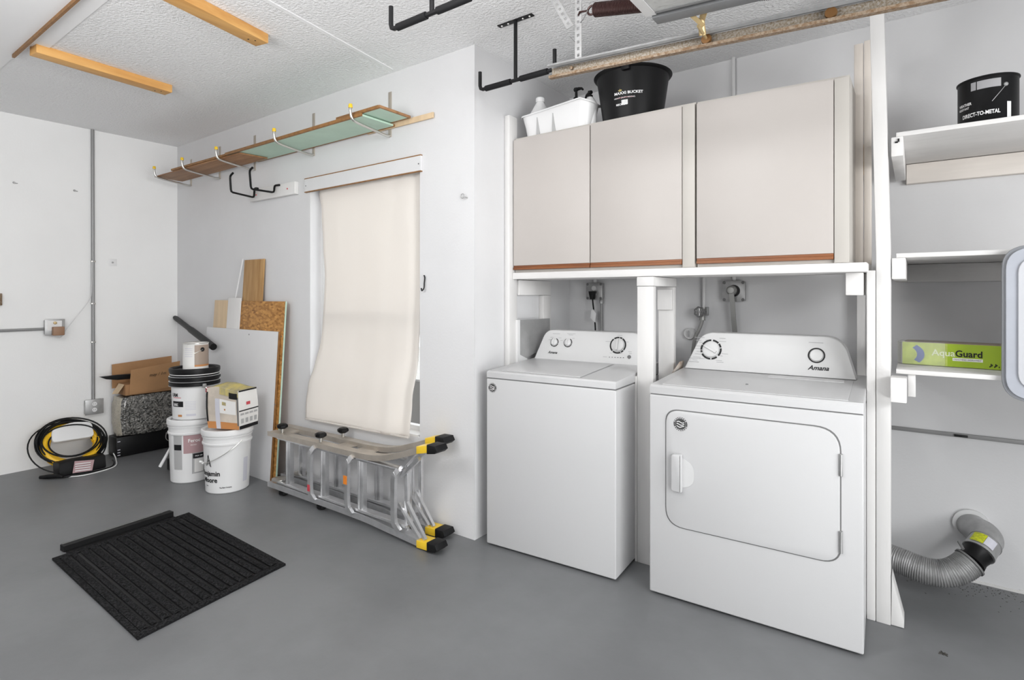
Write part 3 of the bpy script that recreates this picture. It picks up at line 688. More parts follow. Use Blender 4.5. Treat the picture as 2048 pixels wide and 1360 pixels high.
# ================================================================== TIMBER FRAME ROUND THE LAUNDRY
def timber(name, label, x0, x1, y0, y1, z0, z1, m='white_paint', group=None, lean=0.0, bev=.003, cat='timber'):
    mb = MB().box(x0, x1, y0, y1, z0, z1, m, bev)
    if lean:
        bmesh.ops.bisect_plane(mb.bm, geom=list(mb.bm.verts)+list(mb.bm.edges)+list(mb.bm.faces), plane_co=(0, 0, 1.5), plane_no=(0, 0, 1))
        for v in mb.bm.verts: v.co.x += lean*max(0, (v.co.z-1.5)/(z1-1.5))
    return tag(mb.build(name, m), label, cat, group)
timber('timber_post', 'white painted post between the washer and the dryer, the front one', 4.402, 4.487, .290, .328, 0, 1.388)
timber('timber_post', 'white painted post behind the front post between washer and dryer', 4.402, 4.487, .575, .613, 0, 1.388)
timber('timber_block', 'short white timber lying across the tops of the two middle posts', 4.400, 4.489, .288, .615, 1.390, 1.436)
timber('timber_block', 'small nailed white block on the rear middle post', 4.405, 4.485, .552, .574, 1.265, 1.375)
timber('timber_strip', 'thin white strip beside the right rear edge of the washer', 4.3885, 4.4005, .290, .330, 0, .935)
timber('timber_plank', 'long white painted plank under the wall cabinets', 3.622, 5.379, .295, .62, 1.4385, 1.476, 'white_paint_x')
timber('timber_post', 'white stud standing against the recess wall left of the cabinets', 3.581, 3.619, .268, .352, 0, 2.40, bev=.008)
timber('timber_block', 'short rough white timber under the left end of the plank', 3.581, 3.622, .362, .72, 1.345, 1.436)
timber('timber_post', 'white stud in the far left corner behind the washer', 3.581, 3.618, .64, .728, 0, 1.344)
timber('timber_post', 'white post at the right of the dryer, lower and left of the tall post', 5.373, 5.404, .385, .47, 0, 1.446)
timber('timber_post', 'tall white post reaching the ceiling beside the shelves', 5.406, 5.456, .385, .47, 0, 2.72, lean=-.028)
timber('timber_block', 'white timber block fixed to the short post under the right end of the plank', 5.300, 5.362, .36, .62, 1.343, 1.4375)
timber('timber_post', 'thin white stud behind the right side of the dryer', 5.298, 5.334, .93, 1.01, 0, 1.436)
timber('timber_post', 'left of the two pinkish uprights between the wall cabinet and the tall post', 5.312, 5.347, .60, .63, 1.478, 2.478, 'pinkish')
timber('timber_post', 'right of the two pinkish uprights between the wall cabinet and the tall post', 5.350, 5.378, .60, .63, 1.478, 2.485, 'pinkish')
timber('timber_block', 'pinkish block showing in the gap right of the wall cabinets', 5.26, 5.345, .64, .70, 2.10, 2.25, 'pinkish')
timber('timber_block', 'bare yellowish wood block showing in the gap right of the wall cabinets', 5.26, 5.345, .64, .70, 1.90, 2.04, 'wood_pale')
timber('timber_block', 'pinkish block at the foot of the uprights behind the wall cabinet', 5.262, 5.345, .64, .72, 1.478, 1.60, 'pinkish')
tag(MB().prism([(5.457, .39, 0.002), (5.500, .39, 0.002), (5.500, .39, .03), (5.459, .39, .20)], (0, .085, 0), 'white_paint', .002).build('timber_wedge', 'white_paint'), 'triangular white wedge at the foot of the tall post', 'timber')

# ================================================================== WALL CABINETS
cz0, cz1, cy = 1.4775, 2.268, .300
def cabinet(label, x0, x1, doors, fill, zt0, zt1):
    t = thing('wall_cabinet', label, 'cabinet', ((x0+x1)/2, cy+.15, cz0))
    mb = MB(); mb.prism([(x0, cy+.022, cz0), (x1, cy+.022, cz0), (x1, cy+.022, zt1), (x0, cy+.022, zt0)], (0, .288, 0), 'cabinet_edge', .002)
    mb.build('carcass', 'cabinet_edge', t)
    for (a, b) in doors:
        za = zt0+(zt1-zt0)*(a-x0)/(x1-x0)-.014; zb_ = zt0+(zt1-zt0)*(b-x0)/(x1-x0)-.014
        d = MB().prism([(a, cy, cz0+.04), (b, cy, cz0+.04), (b, cy, zb_), (a, cy, za)], (0, .020, 0), 'cabinet', .002).build('door', 'cabinet', t)
        MB().prism([(a, cy-.002, cz0+.016), (a, cy+.016, cz0+.014), (a, cy+.018, cz0+.040), (a, cy+.004, cz0+.040), (a, cy+.004, cz0+.030), (a, cy-.002, cz0+.028)], (b-a, 0, 0), 'cab_wood').build('wooden_pull', 'cab_wood', d)
    if fill:
        MB().box(fill[0], fill[1], cy+.004, cy+.0215, cz0, zt1-.012, 'cabinet_edge', .001).build('filler_strip', 'cabinet_edge', t)
    return t
cabinet('almond two-door wall cabinet, the left one above the washer', 3.624, 4.687, [(3.626, 4.127), (4.133, 4.625)], (4.628, 4.687), 2.268, 2.268)
cabinet('almond single-door wall cabinet, the right one above the dryer', 4.694, 5.318, [(4.697, 5.262)], (5.265, 5.318), 2.266, 2.252)

# ================================================================== BACK WALL FITTINGS ABOVE THE MACHINES
def wall_box(label, x, z, w):
    t = thing('wall_outlet', label, 'socket', (x, RY, z-w), 0)
    MB().box(x-w*.93, x+w*.93, RY-.04, RY, z-w*.9, z+w*.9, 'galv', .006, 3).build('box', 'galv', t)
    poly = rounded([(x-w, z-w*.95), (x+w, z-w*.95), (x+w, z+w*.95), (x-w, z+w*.95)], .014, 2)
    pl = MB().prism([(p[0], RY-.044, p[1]) for p in poly], (0, .004, 0), 'galv', .001).build('cover_plate', 'galv', t)
    for sx in (-1, 1):
        for sz in (-1, 1):
            MB().lathe([(0, 0), (.009, 0), (.007, .003), (0, .003)], (0, 0, 0), 'seam', 12, Matrix.Translation((x+sx*w*.82, RY-.044, z+sz*w*.78)) @ Matrix.Rotation(PI/2, 4, 'X')).build('screw', 'seam', pl)
    return t
wb1 = wall_box('metal socket box on the back wall above the washer', 3.795, 1.372, .060)
for dz in (.02, -.018):
    MB().lathe([(0, 0), (.017, 0), (.016, .004), (0, .004)], (0, 0, 0), 'conduit_light', 20, Matrix.Translation((3.795, RY-.044, 1.372+dz)) @ Matrix.Rotation(PI/2, 4, 'X')).build('socket', 'conduit_light', wb1)
MB().lathe([(0, 0), (.014, 0), (.014, .02), (.010, .03), (0, .03)], (3.79, RY-.02, 1.425), 'conduit_light', 16).build('conduit_fitting', 'conduit_light', wb1)
kc = MB().tube(smooth([(3.795, RY-.065, 1.325), (3.797, RY-.06, 1.28), (3.802, RY-.05, 1.20), (3.806, RY-.045, 1.10), (3.806, RY-.045, .90), (3.82, RY-.10, .80), (3.85, .64, .75)]), .005, 'black', 8).build('power_cord', 'black', wr)
kc['label'] = 'black plug and cord'
MB().prism([(3.772, RY-.085, 1.372), (3.818, RY-.085, 1.372), (3.806, RY-.085, 1.318), (3.784, RY-.085, 1.318)], (0, .037, 0), 'black', .006).build('plug', 'black', kc)
MB().prism([(3.785, RY-.068, 1.245), (3.802, RY-.070, 1.250), (3.822, RY-.070, 1.225), (3.815, RY-.070, 1.165), (3.797, RY-.066, 1.175), (3.780, RY-.07, 1.19)], (0, .012, 0), 'white_plastic', .003).build('cord_tag', 'white_plastic', kc)
t = thing('electrical_conduit', 'grey conduit running down from the socket above the washer', 'conduit', (3.84, RY-.02, .3))
MB().tube([(3.838, RY-.02, 1.315), (3.838, RY-.018, .3)], .009, 'conduit', 10).build('pipe', 'conduit', t)
MB().lathe([(0, 0), (.015, 0), (.015, .022), (.011, .03), (0, .03)], (3.838, RY-.02, 1.29), 'galv', 14).build('connector', 'galv', t)
wb2 = wall_box('metal socket box on the back wall above the dryer', 4.690, 1.368, .063)
MB().lathe([(0, 0), (.034, 0), (.034, .006), (0, .006)], (0, 0, 0), 'black', 24, Matrix.Translation((4.692, RY-.044, 1.370)) @ Matrix.Rotation(PI/2, 4, 'X')).build('socket', 'black', wb2)
kc = MB().strip([(4.686, RY-.078, 1.372), (4.690, RY-.070, 1.31), (4.694, RY-.055, 1.20), (4.700, RY-.04, 1.10), (4.700, RY-.04, .90), (4.72, RY-.10, .80), (4.75, .68, .75)], .010, .026, (0, 1, 0), 'sage').build('power_cord', 'sage', dr)
kc['label'] = 'thick grey cord and round plug'
MB().lathe([(0, 0), (.029, 0), (.027, .022), (.018, .034), (0, .036)], (0, 0, 0), 'sage', 24, Matrix.Translation((4.684, RY-.050, 1.372)) @ Matrix.Rotation(PI/2, 4, 'X')).build('plug', 'sage', kc)
tag(MB().tube([(4.683, RY-.016, H), (4.686, RY-.016, 1.425)], .011, 'conduit_light', 12).build('electrical_conduit', 'conduit_light'), 'white painted conduit from the ceiling down to the socket above the dryer', 'conduit')
# water valve and hose
t = thing('water_valve', 'grey hose tap with round handwheel on the back wall left of the dryer plug', 'valve', (4.51, RY-.03, .9))
MB().tube([(4.513, RY-.018, 1.60), (4.513, RY-.018, 1.262)], .010, 'conduit_light', 12).build('pipe', 'conduit_light', t)
mb = MB(); mb.tube([(4.510, RY-.03, 1.262), (4.510, RY-.035, 1.195)], [.014, .018], 'sage', 12); mb.build('valve_body', 'sage', t)
mb = MB(); c0 = Vector((4.505, RY-.075, 1.246)); n_ = 7
ringp = [c0+Vector((math.cos(i*2*PI/28)*.027*(1+.10*math.cos(i*2*PI/28*n_)), 0, math.sin(i*2*PI/28)*.027*(1+.10*math.cos(i*2*PI/28*n_)))) for i in range(28)]
mb.tube(ringp, .005, 'seam', 8, closed=True)
for k in range(4): a = k*PI/4; mb.tube([c0+Vector((math.cos(a), 0, math.sin(a)))*.025, c0-Vector((math.cos(a), 0, math.sin(a)))*.025], .003, 'galv', 6)
mb.tube([c0+Vector((0, -.004, 0)), c0+Vector((0, .045, 0))], .006, 'galv', 8)
mb.build('handwheel', 'seam', t)
MB().tube(smooth([(4.510, RY-.036, 1.205), (4.505, RY-.036, 1.175), (4.488, RY-.04, 1.13), (4.470, RY-.04, 1.09), (4.455, RY-.04, 1.0), (4.45, RY-.04, .9)]), .0105, 'sage', 10).build('hose', 'sage', t)
MB().box(4.535, 4.541, RY-.04, RY-.01, 1.225, 1.275, 'galv', .001).box(4.510, 4.536, RY-.03, RY-.024, 1.245, 1.252, 'galv').build('side_lever', 'galv', t)
t = MB().lathe([(0, 0), (.036, 0), (.036, .018), (.032, .024), (.026, .02), (0, .02)], (0, 0, 0), 'conduit_light', 28, Matrix.Translation((4.428, RY-.001, 1.112)) @ Matrix.Rotation(PI/2, 4, 'X')).build('drain_cap', 'conduit_light')
tag(t, 'round white threaded drain cap on the back wall behind the dryer console', 'cap')
MB().box(-.003, .003, -.026, -.0195, -.020, .020, 'grey_ink', mtx=None).build('slot', 'grey_ink', t, True).location = (0, 0, .036)
tag(MB().prism([(4.540, .52, .973), (4.535, .60, .973), (4.495, .66, .90), (4.495, .50, .90)], (0, .0, .028), 'rag', .008).build('rag', 'rag'), 'crumpled dirty cloth tucked between the middle post and the dryer', 'cloth')
gp = tag(MB().prism([(3.624, .36, .95), (3.624, .36, 1.196), (3.624, .70, 1.196), (3.624, .70, .985), (3.624, .52, .985), (3.624, .42, .965)], (.003, 0, 0), 'sheetmetal').build('metal_sheet', 'sheetmetal'), 'dull grey metal sheet standing upright behind the left side of the washer', 'metal sheet')
MB().prism([(3.618, .335, .93), (3.618, .335, 1.198), (3.618, .362, 1.198), (3.618, .362, .99), (3.618, .45, .955), (3.618, .56, .945)], (.012, 0, 0), 'white_plastic').build('white_edge', 'white_plastic', gp)

# ================================================================== THINGS ON TOP OF THE CABINETS
zt = 2.2695
t = thing('plastic_caddy', 'white plastic cleaning caddy on the left cabinet', 'caddy', (3.88, .44, zt))
mb = MB(); x0, x1, y0, y1 = 3.652, 4.112, .325, .48
prof = [(-.055, 0), (-.045, .07), (-.03, .125)]
def caddy_ring(z, g, mb, top=False):
    pts = rounded([(x0-g, y0-g), (x1+g, y0-g), (x1+g, y1+g), (x0-g, y1+g)], .06, 6)
    out = []
    for p in pts:
        zz_ = z
        if top:
            s_ = (p[0]-x0)/(x1-x0); e = math.exp(-((s_-.74)/.20)**2); zz_ = z+.052*e-.004
        out.append(mb.bm.verts.new((p[0], p[1], zt+zz_)))
    return out
R_ = [caddy_ring(0, -.022, mb), caddy_ring(.06, -.012, mb), caddy_ring(.125, 0, mb, True), caddy_ring(.127, .007, mb, True), caddy_ring(.119, .007, mb, True)]
R_ += []
for A, C in zip(R_, R_[1:]):
    for i in range(len(A)):
        f = mb.bm.faces.new((A[i], A[(i+1) % len(A)], C[(i+1) % len(A)], C[i])); f.smooth = True
mb.bm.faces.new(list(reversed(R_[0])))
inn = [caddy_ring(.126, -.003, mb, True), caddy_ring(.01, -.026, mb)]
for i in range(len(inn[0])):
    n2 = len(inn[0])
    f = mb.bm.faces.new((R_[3][i], R_[3][(i+1) % n2], inn[0][(i+1) % n2], inn[0][i])); f = mb.bm.faces.new((inn[0][i], inn[0][(i+1) % n2], inn[1][(i+1) % n2], inn[1][i])); f.smooth = True
mb.bm.faces.new(inn[1]); mb._mi('white_plastic')
bmesh.ops.recalc_face_normals(mb.bm, faces=list(mb.bm.faces))
cb = mb.build('bin', 'white_plastic', t)
for (x, hh) in ((3.772, .10), (3.878, .105)):
    MB().prism([(x-.011, y0+.0135, zt+.003), (x+.011, y0+.0135, zt+.003), (x+.002, y0+.0045, zt+hh), (x-.002, y0+.0045, zt+hh)], (0, .006, 0), 'mid_grey_print').build('slot', 'mid_grey_print', cb)
def bottle(name, label, x, y, prof, m, z=zt+.012, cat='bottle'):
    t = thing(name, label, cat, (x, y, z)); MB().lathe(prof, (x, y, z), m, 32).build('bottle_body', m, t); return t
t = bottle('plastic_jug', 'translucent white jug standing in the caddy with a white cap', 3.735, .42, [(0, 0), (.06, 0), (.066, .01), (.066, .115), (.058, .14), (.030, .19), (.022, .205), (.018, .207)], 'white_plastic')
MB().lathe([(0, .205), (.026, .205), (.026, .228), (.023, .232), (0, .232)], (3.735, .42, zt+.012), 'white_plastic', 24).build('cap', 'white_plastic', t)
def pump(x, y, label, h, rot):
    t = bottle('pump_bottle', label, x, y, [(0, 0), (.036, 0), (.038, .01), (.038, .13), (.02, .16), (.015, .165)], 'white_plastic')
    z = zt+.012+.165
    mb = MB(); mb.lathe([(0, 0), (.016, 0), (.015, .02), (.008, .024), (.007, h), (.012, h), (.013, h+.014), (0, h+.016)], (x, y, z-.01), 'black', 20)
    d = Vector((math.cos(rot), math.sin(rot), 0)); c = Vector((x, y, z+h-.004))
    mb.tube([c-d*.012, c+d*.02, c+d*.040+Vector((0, 0, -.004)), c+d*.05+Vector((0, 0, -.014))], [.010, .009, .007, .005], 'black', 10)
    mb.build('pump_head', 'black', t); return t
pump(3.990, .400, 'pump bottle in the caddy with a tall black pump head', .060, -.2)
pump(4.070, .415, 'pump bottle in the caddy nearly hidden by the black bucket', .030, 2.6)
tag(MB().lathe([(0, 0), (.02, 0), (.02, .10), (.014, .13), (.016, .15), (.012, .165), (0, .17)], (3.82, .46, zt+.012), 'white_plastic', 20).build('spray_bottle', 'white_plastic'), 'small white bottle in the caddy right of the jug', 'bottle')

def bucket(name, label, x, y, z, rb, rt, h, m, lidm, rib_m=None, cat='bucket', a_handle=None):
    t = thing(name, label, cat, (x, y, z))
    pr = lambda q: rb+(rt-rb)*q/h
    prof = [(0, 0), (rb-.006, 0), (rb, .006), (pr(h*.76), h*.76), (pr(h*.76)+.007, h*.765), (pr(h*.79)+.007, h*.79), (pr(h*.795)+.001, h*.80), (pr(h*.87), h*.87), (pr(h*.87)+.006, h*.872), (pr(h*.885)+.006, h*.885), (pr(h*.89), h*.89), (pr(h*.93), h*.93)]
    MB().lathe(prof, (x, y, z), m, 48).build('bucket_body', m, t)
    lid = [(0, h*.955), (rt-.018, h*.955), (rt-.014, h*.985), (rt+.001, h), (rt+.008, h*.992), (rt+.010, h*.97), (rt+.009, h*.915), (rt+.003, h*.912), (rt+.002, h*.93)]
    MB().lathe(lid, (x, y, z), lidm, 48).build('lid', lidm, t)
    return t, (x, y, rb, z, rt, z+h)
# big black mixing bucket on the cabinet
bx, by = 4.285, .500
t = thing('mixing_bucket', 'large black plastic bucket with flared rim on top of the left cabinet', 'bucket', (bx, by, zt))
hb_ = .262
MB().lathe([(0, 0), (.150, 0), (.157, .006), (.190, hb_-.03), (.193, hb_-.012), (.206, hb_-.006), (.210, hb_), (.202, hb_+.002), (.190, hb_-.004), (.150, .01), (0, .008)], (bx, by, zt), 'black', 64).build('bucket_body', 'black', t)
mb = MB(); ca = math.radians(-118)
hx = Vector((bx+.207*math.cos(math.radians(-76)), by+.207*math.sin(math.radians(-76)), 0))
mb.box(-.022, .022, -.010, .012, -.03, .024, 'black', .005, mtx=Matrix.Translation((hx.x, hx.y, zt+hb_-.002)))
mb.tube([(hx.x-.045, hx.y+.004, zt+hb_+.004), (hx.x, hx.y, zt+hb_+.016), (hx.x+.02, hx.y, zt+hb_+.012)], .005, 'black', 8)
mb.build('handle_lug', 'black', t)
cyl = (bx, by, .1575, zt, .190, zt+hb_-.03)
def ang(u, v, c, r):
    """angle round an upright cylinder where the sight line meets its near side"""
    d = FW+RT*((u-PX)/FPX); d = Vector((d.x, d.y)); o = Vector((CAM.x-c[0], CAM.y-c[1])); A_ = d.dot(d); B_ = 2*o.dot(d); C_ = o.dot(o)-r*r
    disc = B_*B_-4*A_*C_
    tt = (-B_-math.sqrt(disc))/(2*A_) if disc > 0 else -B_/(2*A_)
    p = o+d*tt; z = CAM.z-(v-PY)/FPX*tt
    return math.atan2(p.y, p.x), z
for (u, v, s_, sz, b_) in ((1229, 192, 'MAXXI BUCKET', .0185, .0005), (1228, 200, 'HEAVY DUTY MIXING', .010, 0), (1231, 212, 'RECICLA', .013, .0004)):
    a0, z0 = ang(u, v, (bx, by), .175); text('lettering', s_, 'white_ink', t, (a0, z0), None, None, sz, bold=b_, cyl=cyl, sx=1.15)
mb = MB(); a0, z0 = ang(1232, 197, (bx, by), .178); a1, z1 = ang(1268, 193, (bx, by), .178); cyl_patch(mb, bx, by, (.1575, zt, .190, zt+hb_-.03), a0, a1, z0-.001, z0+.0008, 'red_ink'); mb.build('red_line', 'red_ink', t)
mb = MB()
for k in range(16):
    w = .0012+.002*((k*7) % 3)/2; aa = a0+.155+k*.0125; cyl_patch(mb, bx, by, (.1575, zt, .190, zt+hb_-.03), aa, aa+w/.17, z0-.036, z0-.012, 'white_ink', n=1)
mb.build('barcode', 'white_ink', t)
mb = MB(); a0, z0 = ang(1240, 181, (bx, by), .178)
for k in (-2, -1, 0, 1, 2): cyl_patch(mb, bx, by, (.1575, zt, .190, zt+hb_-.03), a0+k*.022-.008, a0+k*.022+.008, z0-.003-(k == 0)*.004, z0+.003+(k == 0)*.004, 'grout_top', n=2)
mb.build('maker_mark', 'grout_top', t)

# ================================================================== SHELVES ON THE RIGHT
def shelf(label, z, x1=6.45, y0=.395, x0=5.474):
    return timber('shelf_board', label, x0, x1, y0, RY-.001, z-.018, z, 'white_paint_x', bev=.001, cat='shelf')
shelf('top white shelf carrying the black can', 2.003)
shelf('middle white shelf, empty, just below eye level', 1.5135, y0=.41)
shelf('lowest white shelf carrying the green carton', 1.0445, y0=.385)
timber('shelf_cleat', 'pale primed batten on the wall under the top shelf', 5.50, 6.45, RY-.04, RY-.001, 1.888, 1.983, 'pinkish_x')
timber('shelf_cleat', 'white batten on the wall under the middle shelf', 5.50, 6.45, RY-.04, RY-.001, 1.408, 1.494, 'white_paint_x')
timber('shelf_cleat', 'white batten on the wall under the lowest shelf', 5.50, 6.45, RY-.04, RY-.001, .965, 1.025, 'white_paint_x')
timber('shelf_bearer', 'white timber bearer against the tall post under the top shelf', 5.457, 5.498, .385, RY-.045, 1.905, 1.984, bev=.004)
MB().box(5.470, 5.480, .380, .3845, 1.958, 1.964, 'ink').box(5.479, 5.485, .378, .3845, 1.962, 1.974, 'ink').build('bent_nail', 'ink', bpy.data.objects['shelf_bearer'])
timber('shelf_bearer', 'white timber bearer against the tall post under the middle shelf', 5.459, 5.506, .385, RY-.045, 1.408, 1.494, bev=.004)
timber('shelf_bearer', 'white timber bearer end standing proud in front of the lowest shelf', 5.457, 5.510, .30, .372, .922, 1.020, bev=.004)
timber('shelf_bearer', 'white timber bearer right under the left end of the lowest shelf', 5.512, 5.538, .40, RY-.045, .935, 1.0255, bev=.003)
# black paint can
px_, py_ = 5.770, .56; cz = 2.004
t = thing('paint_can', 'black metal paint can with white lettering on the top shelf', 'paint can', (px_, py_, cz))
MB().lathe([(0, 0), (.094, 0), (.096, .003), (.094, .006), (.094, .182), (.098, .186), (.098, .190), (.092, .191), (.080, .188), (.078, .182), (0, .182)], (px_, py_, cz), 'black', 56).build('can_body', 'black', t)
cyl = (px_, py_, .094, cz, .0941, cz+.19)
def lab(t, u, v, cc, r, s_, sz, m, b_=0, sx=1, cyl=None, z=None):
    a0, z0 = ang(u, v, cc, r); return text('lettering', s_, m, t, (a0, z0 if z is None else z), None, None, sz, bold=b_, cyl=cyl, sx=sx)
def rline(t, u, v, cc, r, s_, sz, m, b_=0, sx=1, cyl=None): return lab(t, u, v, cc, r, s_, sz, m, b_, sx, cyl)
lab(t, 1926, 240, (px_, py_), .094, 'DIRECT-TO-METAL', .021, 'white_ink', .0006, .70, cyl)
lab(t, 1920, 219, (px_, py_), .094, 'WEATHER', .015, 'white_ink', .0004, .8, cyl)
lab(t, 1920, 226, (px_, py_), .094, 'RESISTANT', .012, 'white_ink', .0002, .8, cyl)
a0, z0 = ang(1942, 210, (px_, py_), .094); a1, _ = ang(1952, 205, (px_, py_), .094); a2, _ = ang(1954, 205, (px_, py_), .094); a3, _ = ang(2002, 195, (px_, py_), .094)
mb = MB(); cyl_patch(mb, px_, py_, (.094, cz, .0941, cz+.19), a0, a1, cz+.140, cz+.172, 'grey_ink'); cyl_patch(mb, px_, py_, (.094, cz, .0941, cz+.19), a2, a3, cz+.140, cz+.172, 'grey_ink'); mb.build('grey_panel', 'grey_ink', t)
a0, _ = ang(2014, 225, (px_, py_), .094); mb = MB(); cyl_patch(mb, px_, py_, (.094, cz, .0941, cz+.19), a0, a0+.16, cz+.015, cz+.080, 'white_ink'); mb.build('white_label', 'white_ink', t)
a0, z0 = ang(1984, 228, (px_, py_), .094); a1, z1 = ang(2012, 205, (px_, py_), .094)
mb = MB(); mb.tube([(px_+.0965*math.cos(a0+(a1-a0)*i/8), py_+.0965*math.sin(a0+(a1-a0)*i/8), cz+.085+.06*i/8) for i in range(9)], .0012, 'galv', 6)
mb.lathe([(0, 0), (.008, 0), (.006, .004), (0, .005)], (0, 0, 0), 'galv', 12, disc_mtx(Vector((px_+.094*math.cos(a1), py_+.094*math.sin(a1), cz+.146)), Vector((math.cos(a1), math.sin(a1), 0)))); mb.build('wire_handle', 'galv', t)
# bent nail on the wall at the edge is left to the frame; green carton in shrink film on the lowest shelf
gA = Vector((5.491, .610, 1.046)); gB = Vector((5.90, .560, 1.046)); gd = (gB-gA).normalized(); gn = Vector((-gd.y, gd.x, 0)); gl = (gB-gA).length; gh = .096; gw = .15
t = thing('carton', 'lime green flat carton half wrapped in clear film on the lowest shelf', 'carton', gA, math.atan2(gd.y, gd.x))
MB().box(0, gl, 0.001, gw, 0, gh, 'box_tan', .001).build('carton_body', 'box_tan', t, True)
fr = MB().box(.0, gl, -.0012, 0, .001, gh-.001, 'lime').build('printed_front', 'lime', t, True)
MB().prism([(0, 0, .001), (-.022, .03, .004), (-.024, gw, .004), (0, gw, .001)], (0, 0, gh-.004), 'film').build('film_end', 'film', t, True)
MB().box(0.0, .155, -.0018, -.0012, .002, gh-.002, 'lime_pale').build('pale_print', 'lime_pale', fr, True)
mb = MB(); mb.face([(p[0], -.0023, p[1]) for p in [(.012+.066*math.cos(t_), .044+.050*math.sin(t_)) for t_ in [(-44+i*98/12)*PI/180 for i in range(13)]]+[(.012+.040*math.cos(t_), .044+.034*math.sin(t_)) for t_ in [(54-i*98/12)*PI/180 for i in range(13)]]], 'blue_print')
mb.build('blue_swirl', 'blue_print', fr, True)
def tm(body, x, z, size, m, b_=0, parent=fr, dep=.0028, sx=1):
    X = Vector((gd.x, gd.y, 0)); return text('lettering', body, m, parent, gA+X*x+Vector((0, 0, z))-gn*dep, X, (0, 0, 1), size, 0, 0, bold=b_, sx=sx)
tm('Aqua', .103, .044, .037, 'aqua_pale', .0006); tm('Guard', .180, .044, .037, 'ink', .0008, sx=.92)
MB().box(.172, .268, -.0022, -.0015, .026, .038, 'white_ink').build('white_band', 'white_ink', fr, True)
tm('STRENGTHENED UNDERLAYMENT', .174, .0292, .0082, 'ink', 0, sx=.70)
mb = MB()
for k in range(9): mb.box(.288+k*.0035, .291+k*.0035, -.0022, -.0014, .008+(k*5 % 4)*.003, .014+(k*3 % 4)*.003, 'ink')
mb.build('small_print', 'ink', fr, True)
MB().box(-.004, .148, -.006, gw, .0, gh+.003, 'shrink', .004).build('clear_film', 'shrink', t, True)
# large plastic lid at the picture's right edge, resting against the shelf edges
t = thing('storage_bin', 'grey plastic storage bin lid standing on edge at the right of the shelves', 'bin lid', (6.10, .30, .955))
def rr(x0, x1, z0, z1, r, y, n=8): return [(p[0], y, p[1]) for p in rounded([(x0, z0), (x1, z0), (x1, z1), (x0, z1)], r, n)]
lx0 = 5.793
MB().prism(rr(lx0, 6.55, .958, 1.525, .085, .352), (0, .020, 0), 'lid_dark', .004).build('lid_rim', 'lid_dark', t)
mb = MB(); mb.prism(rr(lx0+.010, 6.54, .968, 1.515, .08, .340), (0, .014, 0), 'lid', .004); mb.build('lid_flange', 'lid', t)
MB().prism(rr(lx0+.042, 6.51, 1.005, 1.48, .06, .330), (0, .012, 0), 'lid_light', .005).build('lid_panel', 'lid_light', t)
timber('shelf_bearer', 'white timber ledge under the storage bin lid', 5.95, 6.45, .30, .384, .912, .957, bev=.003)
# metal wall strip
t = tag(MB().box(RX+1.75, 6.9, RY-.012, RY, .672, .690, 'conduit', .001).build('metal_strip', 'conduit'), 'flat dark metal strip running along the wall below the shelves', 'metal strip')
MB().box(5.685, 5.735, RY-.020, RY-.012, .676, .686, 'ink', .001).build('clip', 'ink', t)
# ================================================================== DRYER DUCT
t = thing('flexible_duct', 'silver corrugated dryer duct curving along the floor to the wall', 'duct', (5.55, .74, .06))
path = smooth([(5.20, .82, .128), (5.36, .80, .128), (5.48, .765, .124), (5.56, .748, .115), (5.63, .748, .118), (5.685, .762, .142), (5.728, .790, .178)], 10)
L = [0.0]
for a_, b_ in zip(path, path[1:]): L.append(L[-1]+(b_-a_).length)
pts = []; rs = []; N_ = 620
for i in range(N_+1):
    s_ = L[-1]*i/N_
    k = max(j for j in range(len(L)) if L[j] <= s_+1e-9); k = min(k, len(path)-2); f_ = (s_-L[k])/(L[k+1]-L[k])
    pts.append(path[k].lerp(path[k+1], f_)); rs.append(.0560+.0024*math.sin(2*PI*s_/.0078))
MB().tube(pts, rs, 'galv', 40).build('corrugated_hose', 'galv', t, autosmooth=60)
e = path[-1]; d_ = (path[-1]-path[-3]).normalized()
MB().tube([e-d_*.005, e+d_*.003], .062, 'seam', 32).tube([e-d_*.004+Vector((-.02, -.02, .062)), e+d_*.012+Vector((-.045, 0, .072))], .006, 'seam', 8).build('hose_clamp', 'conduit', t)
t2 = thing('duct_elbow', 'grey metal duct elbow with yellow sticker joining the wall vent', 'duct elbow', (5.82, .93, .2))
q0 = e+d_*.004; q1 = e+Vector((.032, .040, .036))
p_ = [q1, q1+Vector((.012, .02, .015)), q1+Vector((.026, .050, .028))]
MB().tube([q0, q0.lerp(q1, .45), q1], [.054, .050, .056], 'black', 32).build('black_tape', 'black', t2)
MB().tube([q1, p_[1], p_[2]], .058, 'galv', 36).tube([q1, q1+(p_[1]-q1)*.3], .0605, 'galv', 36).tube([p_[2], p_[2]+(p_[2]-p_[1])*.12], .0605, 'galv', 36).build('collar', 'galv', t2)
v_ = p_[2]
MB().tube(smooth([v_, v_+Vector((.010, .025, .014)), v_+Vector((.000, .06, .024)), v_+Vector((-.02, .095, .022)), Vector((v_.x-.038, RY-.003, v_.z+.022))], 5), [.0575]*21, 'galv', 36).build('elbow', 'galv', t2)
MB().tube([(v_.x-.038, RY-.016, v_.z+.028), (v_.x-.038, RY, v_.z+.028)], .070, 'conduit_light', 36).build('wall_flange', 'conduit_light', t2)
ax = (p_[2]-q1).normalized(); ctr = (q1+p_[2])/2; cd = (CAM-ctr); cd = (cd-ax*cd.dot(ax)).normalized(); sd_ = ax.cross(cd).normalized()
